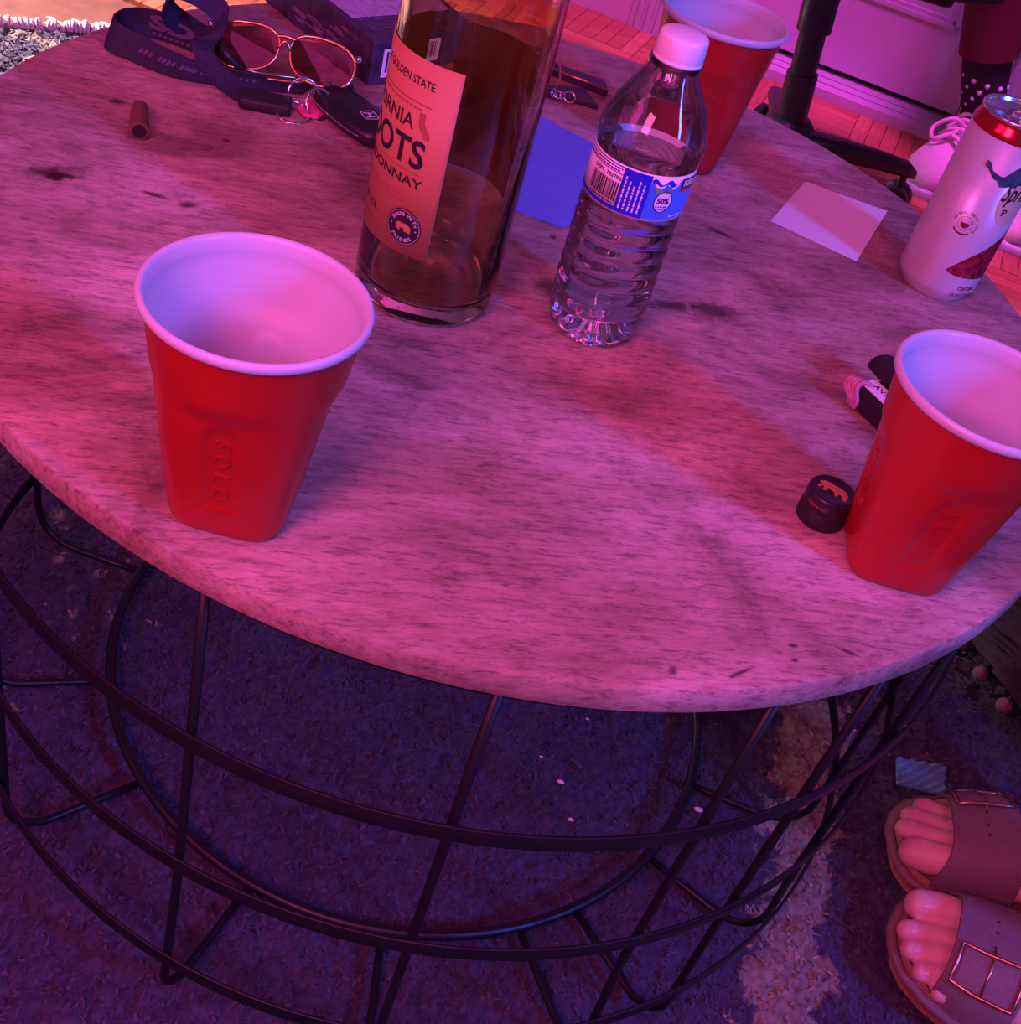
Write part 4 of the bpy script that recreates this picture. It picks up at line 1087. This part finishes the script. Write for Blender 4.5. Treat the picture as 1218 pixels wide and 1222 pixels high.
for x, y, s in ((0.1084, 0.6529, .0035), (0.1230, 0.6193, .0028), (0.2282, 0.6689, .0042), (0.0878, 0.6722, .0018), (0.2244, 0.7399, .0016), (-0.2658, 0.4714, .0018), (0.1202, 0.7280, .0018)):
    cg.add(ball((x, y, .0105), s, 7, 4, (1, .6, .45)))
o = cg.build('crumbs', M['crumb'], None, False); o['kind'] = 'stuff'; tag(o, 'pale crumbs scattered on the dark rug under the table', 'crumbs')

# knitted pouf at the right edge
pf_ = thing('floor_pouf', 'dark round floor pouf with wavy ridges and small pompoms behind the table edge', 'pouf', (.758, 1.075, 0))
n, m = 300, 170; v = []
for j in range(m + 1):
    ph = j / m; z0 = .01 + .26 * ph
    for i in range(n):
        a = 2 * PI * i / n
        rr = .300 * (1 - abs(2 * ph - 1) ** 5.0 * .12)
        if ph > .85: rr *= math.sqrt(max(1 - ((ph - .85) / .15) ** 2, .0004))
        w1 = math.sin((ph * 17 + .55 * math.sin(11 * a + 3 * math.sin(4 * ph * PI)) + .35 * math.sin(23 * a + 1)) * 2 * PI)
        rr += .0055 * w1 * min(1, (1 - ph) * 6)
        v.append((rr * math.cos(a), rr * math.sin(a), z0 + .002 * math.sin(7 * a) * (ph < .8)))
G().add((v, grid_faces(n, m + 1) + [tuple(range(n))[::-1], tuple(range(m * n, (m + 1) * n))])).build('ridged_cover', M['pouf'], pf_)
for i in range(44):
    a = 2 * PI * i / 44 + .05
    G().add(ball((.284 * math.cos(a), .284 * math.sin(a), .010), .0085, 10, 7)).build('pompom', M['pom'], pf_)

# ================================================================ person with sandals
def capsule_mesh(chains, balls, voxel, name, smooth_it=4):
    g = G()
    for pts, rs in chains:
        per = 5; P = catmull(pts, per); R = []
        for i in range(len(P)):
            t = i / per; k = min(int(t), len(rs) - 2); u = t - k; R.append(rs[k] * (1 - u) + rs[k + 1] * u)
        g.add(tube(P, R, 16)); g.add(ball(P[0], R[0], 14, 10)); g.add(ball(P[-1], R[-1], 14, 10))
    for c, r, sq in balls: g.add(ball(c, r, 18, 12, sq))
    me = mesh(name, g.v, g.f); ob = bpy.data.objects.new('tmp', me); C.objects.link(ob)
    md = ob.modifiers.new('r', 'REMESH'); md.mode = 'VOXEL'; md.voxel_size = voxel
    ms = ob.modifiers.new('s', 'SMOOTH'); ms.factor = .5; ms.iterations = smooth_it
    dg_ = bpy.context.evaluated_depsgraph_get(); out = bpy.data.meshes.new_from_object(ob.evaluated_get(dg_)); out.name = name
    bpy.data.objects.remove(ob); bpy.data.meshes.remove(me)
    out.polygons.foreach_set('use_smooth', [True] * len(out.polygons))
    return out
def upper_body(knees, hips, waist, chest, head, facing, hands, elbows):
    """skin chains, trouser chains and shirt chains of a figure from the knees up; facing is a flat unit vector"""
    f = Vector((*facing, 0)).normalized(); l = Vector((-f.y, f.x, 0)); up = Vector((0, 0, 1))
    kn, hp = [Vector(k) for k in knees], [Vector(h) for h in hips]; wa, chst, hd = Vector(waist), Vector(chest), Vector(head)
    pel = (hp[0] + hp[1]) / 2
    thigh = [([k, k.lerp(h, .5), h], [.056, .068, .078]) for k, h in zip(kn, hp)]
    trunk = ([pel + up * .02, wa, chst, chst + up * .13], [.112, .102, .112, .075])
    pelvis = ([hp[0], pel + up * .02, hp[1]], [.085, .100, .085])
    sh_ = [chst + up * .11 + l * .155 * s_ for s_ in (1, -1)]
    yoke = ([sh_[0], chst + up * .12, sh_[1]], [.052, .080, .052])
    skin = thigh + [pelvis, trunk, yoke, ([chst + up * .12, hd - up * .10 - f * .01], [.056, .050])]
    balls = [(hd, .088, (.88, .88, 1.22)), (hd + f * .070 - up * .045, .042, (1, 1, .9)), (hd + f * .088 - up * .005, .014, (1, 1, 1.5)), (hd + l * .080, .020, (.5, .6, 1.3)), (hd - l * .080, .020, (.5, .6, 1.3))]
    sleeves = []
    for s_, so, el, ha in zip((1, -1), sh_, elbows, hands):
        el, ha = Vector(el), Vector(ha); d = (ha - el).normalized(); w2 = ha - d * .04
        skin.append(([so, el, w2], [.048, .038, .026])); skin.append(([w2, ha + d * .045], [.026, .034]))
        side = d.cross(f); side = side.normalized() if side.length > .1 else l
        for k, (o_, ln_) in enumerate(((-.027, .070), (-.009, .080), (.009, .076), (.027, .060))):
            b0 = ha + d * .05 + side * o_; skin.append(([b0, b0 + d * ln_ * .5 + f * .006, b0 + d * ln_ + f * .018], [.0100, .0092, .0080]))
        b0 = ha + side * -.034 * s_ + d * .005; skin.append(([b0, b0 + side * -.022 * s_ + d * .028 + f * .012, b0 + side * -.026 * s_ + d * .052 + f * .02], [.0125, .0110, .0092]))
        sleeves.append(([so, so.lerp(el, .55)], [.062, .054]))
    grow = lambda c, g_: (c[0], [r + g_ for r in c[1]])
    trousers = [grow(t, .013) for t in thigh] + [grow(pelvis, .013), ([pel, wa - up * .02], [.124, .116])]
    shirt = [grow(trunk, .016), grow(yoke, .014)] + sleeves
    hair = [(hd - f * .012 + up * .030, .094, (.96, .96, 1.08)), (hd - f * .035 - up * .02, .085, (.95, .9, 1.2))]
    return skin, balls, trousers, shirt, hair
def joined(name, parts):
    """several surface patches of one body as one mesh"""
    g = G()
    for me in parts: g.add(([v.co for v in me.vertices], [tuple(p.vertices) for p in me.polygons]))
    return mesh(name, g.v, g.f)
def dress(root, org, fig, trouser_mat, shirt_mat):
    sk, bl, tr, shr, hr = fig; o_ = Vector(org)
    mv = lambda cs: [([p - o_ for p in pts], rs) for pts, rs in cs]
    link('trousers', capsule_mesh(mv(tr), [], .010, 'trousers', 4), trouser_mat, root)
    link('shirt', capsule_mesh(mv(shr), [], .010, 'shirt', 4), shirt_mat, root)
    link('hair', capsule_mesh([], [(c - o_, r, q_) for c, r, q_ in hr], .008, 'hair', 4), M['hair'], root)
    return capsule_mesh(mv(sk), [(c - o_, r, q_) for c, r, q_ in bl], .0055, 'body', 3)
M['hair'] = simple('dark_hair', (.03, .018, .014), .6, 0, .3, 120, .4)
M['shirt'] = simple('dark_grey_shirt', (.06, .05, .065), .85, 0, .15, 300, .3)
TOES = [  # tip x, tip y, knuckle x, knuckle y, ball x, ball y, radius
    (-.0265, .0240, -.048, .0270, -.085, .0285, .0138),
    (-.0215, -.0015, -.044, .0030, -.085, .0080, .0093),
    (-.0270, -.0170, -.048, -.0120, -.085, -.0060, .0089),
    (-.0385, -.0315, -.056, -.0265, -.090, -.0190, .0085),
    (-.0550, -.0412, -.070, -.0370, -.096, -.0290, .0077)]
FB = .022                         # height of the foot bed
def foot_chains(origin, ang, s, knee):
    R3 = Matrix.Rotation(ang, 3, 'Z'); O3 = Vector(origin)
    def w_(x, y, z): return O3 + R3 @ Vector((x + .013, y * s, z))
    ch = []; bl = []
    for i, (tx_, ty_, kx, ky, bx, by, r) in enumerate(TOES):
        zr = FB + r
        tx_ += .006; kx += .004
        ch.append(([w_(tx_, ty_, zr * .98), w_((tx_ + kx) / 2, (ty_ + ky) / 2, zr + .001), w_(kx, ky, zr + .0045), w_(bx, by, zr + .013 - .0012 * i)], [r * .96, r * 1.06, r * .97, r * 1.12]))
    for i, (by, r0, iy, iz, r1) in enumerate(((.028, .0160, .018, .060, .024), (.006, .0135, .004, .059, .025), (-.014, .0125, -.010, .051, .024), (-.029, .0110, -.020, .044, .022))):
        ch.append(([w_(-.082 - .004 * i, by, FB + r0 + .002), w_(-.120, by * .95, FB + r0 + .011 - .003 * i), w_(-.175, iy, FB + iz - .012)], [r0, r0 * 1.18, r1]))
    kx, ky, kz = knee
    ch.append(([w_(-.178, .002, .075), w_(-.192, 0, .105), w_(-.197, 0, .145), w_(-.197, 0, .24), w_(-.19, 0, .36), w_(-.17, 0, .47)], [.038, .036, .034, .045, .055, .056]))
    ch.append(([w_(-.150, .0, FB + .026), w_(-.19, 0, FB + .028), w_(-.222, .0, FB + .027)], [.028, .031, .030]))
    bl.append((w_(-.192, .030, .100), .013, (1, 1, 1))); bl.append((w_(-.198, -.031, .092), .013, (1, 1, 1)))
    return ch, bl
FEET = [((.400, .696, .003), math.radians(180), 1), ((.398, .600, .003), math.radians(180 - 12), -1)]
# local +x points towards the toes; for the right foot the big toe is on local +y
M['trouser_dark'] = simple('dark_blue_trouser', (.03, .03, .05), .85, 0, .2, 400, .3)
pers = thing('person', 'person in grey brown buckled sandals with bare toes resting on the rug', 'person', (.56, .65, 0))
PO = Vector(pers.location)
chs, bls = [], []
for (o_, a_, s_) in FEET:
    c_, b_ = foot_chains(o_, a_, s_, (0, 0, 0)); chs += c_; bls += b_
for i, (c0, c1) in enumerate(()): pass
body = capsule_mesh([([p - PO for p in pts], rs) for pts, rs in chs], [(c - PO, r, q_) for c, r, q_ in bls], .0024, 'feet', 3)
kn = [tuple(pts[-1]) for pts, rs in chs if len(pts) == 6]
fig = upper_body(kn[::-1], ((1.06, .555, .53), (1.06, .735, .53)), (1.10, .645, .70), (1.12, .645, .95), (1.08, .645, 1.24), (-1, 0), ((.82, .50, .63), (.82, .79, .63)), ((1.04, .42, .80), (1.04, .87, .80)))
link('body', joined('body', [body, dress(pers, PO, fig, M['trouser_dark'], M['shirt'])]), M['skin'], pers)
def sole_half(x):
    """half widths (inner, outer) of the sole at distance -x behind its tip"""
    t = min(max(-x / .262, 0), 1)
    pts = [(0, 0, 0), (.012, .021, .015), (.05, .036, .030), (.12, .0435, .0415), (.20, .046, .0485), (.30, .046, .0515), (.42, .041, .050), (.58, .033, .045), (.72, .031, .040), (.85, .033, .038), (.94, .028, .031), (.985, .014, .016), (1, 0, 0)]
    for (t0, a0, b0), (t1, a1, b1) in zip(pts, pts[1:]):
        if t0 <= t <= t1:
            u = (t - t0) / (t1 - t0); return a0 + (a1 - a0) * u, b0 + (b1 - b0) * u
    return 0, 0
def sole_outline(grow=0.0):
    xs = [-.262 * (1 - math.cos(PI * i / 40)) / 2 for i in range(41)]
    L_ = [(x, sole_half(x)[0]) for x in xs]; R_ = [(x, -sole_half(x)[1]) for x in xs[1:-1]][::-1]
    pts = L_ + R_
    pts = pts[::-1]
    c = (-.13, 0)
    out = []
    m_ = len(pts)
    for i in range(m_):
        p0, p2 = Vector(pts[i - 1]), Vector(pts[(i + 1) % m_]); t = (p2 - p0); t = t.normalized() if t.length else Vector((1, 0)); out.append((pts[i][0] - t[1] * -grow, pts[i][1] + t[0] * -grow))
    return out
for fi, (o_, a_, s_) in enumerate(FEET):
    R3 = Matrix.Rotation(a_, 3, 'Z'); O3 = Vector(o_) - PO
    def w_(x, y, z): return O3 + R3 @ Vector((x, y * s_, z))
    def put(vf): return [w_(*p) for p in vf[0]], (vf[1] if s_ > 0 else [q_[::-1] for q_ in vf[1]])
    ol0, ol1, ol2 = sole_outline(.0012), sole_outline(0), sole_outline(-.0038)
    nn = len(ol0)
    # cork and rubber sole with a raised rim
    v = []
    for ol_, z in ((ol1, .000), (ol0, .001), (ol0, .006), (ol1, .0075), (ol1, .020), (ol1, .0255), (sole_outline(-.0010), .0268), (sole_outline(-.0028), .0255), (ol2, .0215)):
        v += [(x, y, z + (.003 * max(0, 1 + x / .05) ** 2 if z > .015 else 0.0)) for x, y in ol_]
    sole = G().add(put((v, grid_faces(nn, 9) + [tuple(range(nn))[::-1], tuple(range(8 * nn, 9 * nn))]))).build('sandal', M['cork'], pers, auto=60)
    v = []
    for ol_, z in ((sole_outline(-.0030), .0222), (sole_outline(-.006), .0228), (sole_outline(-.012), .0218)):
        v += [(x, y, z) for x, y in ol_]
    G().add(put((v, grid_faces(nn, 3) + [tuple(range(2 * nn, 3 * nn))]))).build('footbed', M['suede'], sole)
    # two straps arched over the foot, each with a buckle on the outer side
    for si, (xf, xb, h0) in enumerate(((-.030, -.084, .033), (-.114, -.158, .056))):
        def arch(x, q_):                       # q_ 0 inner edge .. 1 outer edge
            a_in, a_out = sole_half(x); yi, yo = a_in + .0012, -a_out - .0012
            a = PI * q_; y = (yi + yo) / 2 + (yi - yo) / 2 * math.copysign(abs(math.cos(a)) ** .75, math.cos(a))
            z = .012 + (h0 + .020 - .000 + (xf - x) * .25 + (.006 if q_ < .5 else 0) * 0) * abs(math.sin(a)) ** .62 * (1.06 - .22 * q_)
            return y, z
        nx, nq = 10, 36; v = []
        for th in (0, .0026):
            for i in range(nx + 1):
                for j in range(nq + 1):
                    q_ = j / nq; u = i / nx
                    flare = 1 - abs(2 * q_ - 1)                 # the strap is wider low at the sole
                    x = xf + (xb - xf) * u
                    x += ((.007 if q_ < .5 else .001) * (1 - flare) ** 2) * (1 if u < .5 else -1) * abs(2 * u - 1)
                    y, z = arch(x, q_); a = PI * q_
                    v.append((x, y + th * math.cos(a), z + th * math.sin(a)))
        k = (nx + 1) * (nq + 1); f = []
        for i in range(nx):
            for j in range(nq):
                b0 = i * (nq + 1) + j; f += [(b0, b0 + 1, b0 + nq + 2, b0 + nq + 1), (b0 + k, b0 + nq + 1 + k, b0 + nq + 2 + k, b0 + 1 + k)]
        for i in range(nx):
            for b0 in (i * (nq + 1), i * (nq + 1) + nq): f.append((b0, b0 + nq + 1, b0 + nq + 1 + k, b0 + k))
        for j in range(nq):
            for b0 in (j, nx * (nq + 1) + j): f.append((b0, b0 + 1, b0 + 1 + k, b0 + k))
        G().add(put((v, f))).build('strap', M['leather'], sole, auto=50)
        # second leather layer that runs through the buckle
        q0, q1 = .60, .90
        def on(x, q_, up):
            y, z = arch(x, q_); a = PI * q_; return (x, y + (.0026 + up) * math.cos(a), z + (.0026 + up) * math.sin(a))
        xm0, xm1 = xf - .004, xb + .004
        def frame(qa, qb, up, r):
            pts = [on(xm0, qa + (qb - qa) * i / 6, up) for i in range(7)] + [on(xm0 + (xm1 - xm0) * i / 5, qb, up) for i in range(1, 6)] + [on(xm1, qb + (qa - qb) * i / 6, up) for i in range(1, 7)] + [on(xm1 + (xm0 - xm1) * i / 5, qa, up) for i in range(1, 5)]
            return tube(pts, r, 8, True)
        b = G().add(put(frame(.58, .80, .0022, .0016))); b.build('buckle', M['brass'], sole)
        xm = (xm0 + xm1) / 2
        G().add(put(tube([on(xm, .55, .0016), on(xm, .64, .0026), on(xm, .80, .0026)], .0011, 8))).build('buckle_pin', M['brass'], sole)
        v = [on(xm0 + (xm1 - xm0) * (i / 6) * .86 + (xm1 - xm0) * .07, .59 + .20 * j / 8, .0012) for i in range(7) for j in range(9)]
        f = [(i * 9 + j, i * 9 + j + 1, (i + 1) * 9 + j + 1, (i + 1) * 9 + j) for i in range(6) for j in range(8)]
        G().add(put((v, f))).build('strap_end', M['leather'], sole)
        g = G()
        for q_ in (.44, .49, .535): 
            c = Vector(on(xm, q_, .0002)); a = PI * q_; nrm = Vector((0, math.cos(a), math.sin(a))); t1 = Vector((1, 0, 0)); t2 = nrm.cross(t1)
            v = [c + (t1 * math.cos(2 * PI * i / 10) + t2 * math.sin(2 * PI * i / 10)) * .0013 for i in range(10)]
            g.add(put((v, [tuple(range(10))])))
        g.build('strap_holes', M['gap'], sole, False)
    # nails
    for i, (tx_, ty_, kx, ky, bx, by, r) in enumerate(TOES):
        zr = FB + r; c = w_(tx_ + .0165, ty_, zr + r * .60)
        g = G().add(ball((0, 0, 0), 1, 14, 8, (r * .66, r * .70, r * .34)), tuple(c), R3 @ Matrix.Rotation(.30, 3, 'Y'))
        g.build('toe_nail', M['nail'], pers)
    if fi == 0:
        tx_, ty_, kx, ky, bx, by, r = TOES[2]
        c = w_(kx + .009, ky, FB + r * 2 + .0062)
        G().add(ball((0, 0, 0), 1, 12, 8, (.0040, .0030, .0022)), tuple(c)).build('toe_ring', M['stone'], pers)

# ================================================================ office chair
ch_ = thing('office_chair', 'black swivel office chair with a star base standing before the white door', 'chair', (.236, 1.95, FZ))
HB = Vector((0, 0, .095))
def cyl_between(p0, p1, r0, r1=None, n=28): return tube([Vector(p0), Vector(p0).lerp(Vector(p1), .5), Vector(p1)], [r0, ((r1 or r0) + r0) / 2, r1 or r0], n)
G().add(capped_lathe([(.02, .075), (.040, .078), (.043, .09), (.040, .125), (.030, .135), (.02, .137)], 32)).build('hub', M['black_plastic'], ch_, auto=40)
ax = Vector((-.024, 0, .18)).normalized()
G().add(cyl_between((0, 0, .12), Vector((0, 0, .12)) + ax * .085, .0245)).build('lower_sleeve', M['black_plastic'], ch_, auto=40)
G().add(cyl_between(Vector((0, 0, .12)) + ax * .085, Vector((0, 0, .12)) + ax * .17, .0205)).build('gas_lift', M['black_plastic'], ch_, auto=40)
G().add(cyl_between(Vector((0, 0, .12)) + ax * .15, Vector((0, 0, .12)) + ax * .20, .0265)).add(rbox(.16, .16, .03, .02, .004), (.07, .03, .365)).add(cyl_between((-.024, 0, .29), (-.03, 0, .40), .0265)).build('seat_mechanism', M['black_plastic'], ch_, auto=40)
G().add(prism(rrect(.27, .36, .11, 8), .325, .40, .03), (.090, .06, .062)).build('seat', M['black_fabric'], ch_, auto=40)
for k in range(5):
    a = math.radians(21 + 72 * k); dx_, dy_ = math.cos(a), math.sin(a); pr = Vector((-dy_, dx_, 0))
    secs = []
    for t, z, hw, hh in ((.02, .098, .026, .020), (.10, .094, .021, .017), (.18, .086, .018, .014), (.235, .078, .016, .012), (.250, .072, .010, .008)):
        secs.append(((dx_ * t, dy_ * t, z), pr * hw, (0, 0, hh)))
    G().add(loft(secs, 18, 3)).build('base_arm', M['black_plastic'], ch_)
    cx_, cy_ = dx_ * .235, dy_ * .235
    g = G()
    for s in (-1, 1):
        v, f = capped_lathe([(.008, -.009), (.022, -.009), (.0255, -.006), (.0255, .006), (.022, .009), (.008, .009)], 28)
        Rm = Matrix.Rotation(PI / 2, 3, 'X'); Rz = Matrix.Rotation(a + .9 + PI / 2, 3, 'Z')
        off = Rz @ Vector((0, s * .013, 0)); g.add((v, f), (cx_ + off.x, cy_ + off.y, .0257), Rz @ Rm)
    g.add(cyl_between((cx_, cy_, .026), (cx_, cy_, .07), .007, n=12))
    g.build('caster', M['black_plastic'], ch_, auto=40)

# ================================================================ person by the door: trouser leg, dotted sock, laced sneaker
p2 = thing('person', 'person in dark red trousers, dotted black socks and pale sneakers by the door', 'person', (.56, 2.25, FZ))
Q0 = Vector(p2.location)
def rel(p): return Vector(p) - Q0
LEG = [(.592, 2.285, .085), (.578, 2.275, .125), (.562, 2.27, .165), (.548, 2.27, .205), (.522, 2.27, .295), (.50, 2.27, .35), (.48, 2.27, .40)]
LEG2 = [(.845, 2.10, .085), (.852, 2.10, .125), (.858, 2.10, .165), (.862, 2.10, .205), (.868, 2.09, .29), (.87, 2.09, .35), (.87, 2.08, .40)]
body2 = capsule_mesh([([rel(p) for p in L_], [.030, .029, .031, .036, .046, .050, .052]) for L_ in (LEG, LEG2)], [], .006, 'legs', 2)
fig2 = upper_body(((.872, 2.08, .42), (.475, 2.265, .42)), ((.725, 2.13, .86), (.565, 2.25, .86)), (.645, 2.19, 1.04), (.645, 2.20, 1.30), (.625, 2.18, 1.60), (-.6, -.8), ((.90, 1.97, .86), (.42, 2.29, .86)), ((.90, 2.02, 1.12), (.45, 2.34, 1.12)))
link('body', joined('body', [body2, dress(p2, Q0, fig2, M['trouser'], M['shirt'])]), M['skin'], p2)
def sneaker(toe, heel, lift=0.0):
    toe, heel = Vector((*toe, FZ)), Vector((*heel, FZ)); d = heel - toe; L_ = d.length; ex = d / L_; ey = Vector((-ex.y, ex.x, 0))
    def s_(t, hw, zt, zb, p=2.6): 
        c = toe + ex * (t * L_) - Q0; return (c + Vector((0, 0, (zt + zb) / 2)), ey * hw, Vector((0, 0, (zt - zb) / 2)))
    up = G().add(loft([s_(.015, .012, .034, .016), s_(.06, .034, .052, .014), (s_(.16, .045, .062, .014)), s_(.32, .049, .074, .014), s_(.48, .047, .094, .014), s_(.62, .043, .112, .014), s_(.78, .040, .118, .014), s_(.90, .036, .112, .014), s_(.985, .022, .095, .016), s_(1.0, .008, .08, .02)], 28, 2.3)).build('sneaker', M['shoe_knit'], p2)
    G().add(loft([s_(-.01, .010, .018, .001), s_(.03, .032, .020, 0), s_(.15, .049, .021, 0), s_(.34, .053, .022, 0), s_(.55, .046, .022, 0), s_(.8, .043, .024, 0), s_(.95, .036, .024, 0), s_(1.01, .012, .024, .001)], 24, 4)).build('sole', M['white_plastic'], up)
    for i in range(5):
        t = .34 + .07 * i; z = .082 + .0105 * i + .006
        c = toe + ex * (t * L_) - Q0
        sg_ = 1 if i % 2 else -1
        G().add(tube(catmull([c - ey * .036 + Vector((0, 0, z - .020)), c - ey * .016 + ex * .006 * sg_ + Vector((0, 0, z + .002)), c + ey * .016 - ex * .006 * sg_ + Vector((0, 0, z + .002)), c + ey * .036 + Vector((0, 0, z - .020))], 5), .0042, 8)).build('lace', M['shoe_lace'], up)
    c = toe + ex * (.46 * L_) - Q0 + Vector((0, 0, .104))
    for sg_ in (-1, 1):
        G().add(tube(catmull([c, c + ey * .022 * sg_ + Vector((0, 0, .012)) - ex * .02, c + ey * .046 * sg_ - ex * .03 + Vector((0, 0, -.012)), c + ey * .030 * sg_ - ex * .050 + Vector((0, 0, -.024)), c + ey * .006 * sg_ - ex * .020 + Vector((0, 0, -.004))], 5), .0038, 8)).build('lace', M['shoe_lace'], up)
    return up
sneaker((.497, 2.125), (.640, 2.345)); sneaker((.635, 2.035), (.895, 2.12))
def sleeve(L_, k0, k1, r, name, mat, p=0):
    P = catmull([rel(q_) for q_ in L_], 6)[k0 * 6:k1 * 6 + 1]; m_ = len(P)
    R = [r[0] + (r[1] - r[0]) * i / (m_ - 1) for i in range(m_)]
    return G().add(tube(P, R, 28)).build(name, mat, p2, auto=60)
for L_ in (LEG, LEG2):
    so = sleeve(L_, 0, 4, (.036, .044), 'sock', M['black_fabric'])
    P = catmull([rel(q_) for q_ in L_], 6); g = G()
    for i in range(6):
        for j in range(10):
            q_ = 1 + i * 2.2; k = int(q_); p = P[k].lerp(P[k + 1], q_ - k); a = 2 * PI * (j + .5 * (i % 2)) / 10
            r_s = .036 + .008 * q_ / 24; g.add(ball(p + Vector((math.cos(a), math.sin(a), 0)) * (r_s + .0002), .0048, 8, 5, (1, 1, 1)))
    dts = g.build('sock_dots', M['white_plastic'], so)
    dts['kind'] = 'stuff'
    sleeve(L_, 3, 6, (.050, .066), 'trouser_leg', M['trouser'])
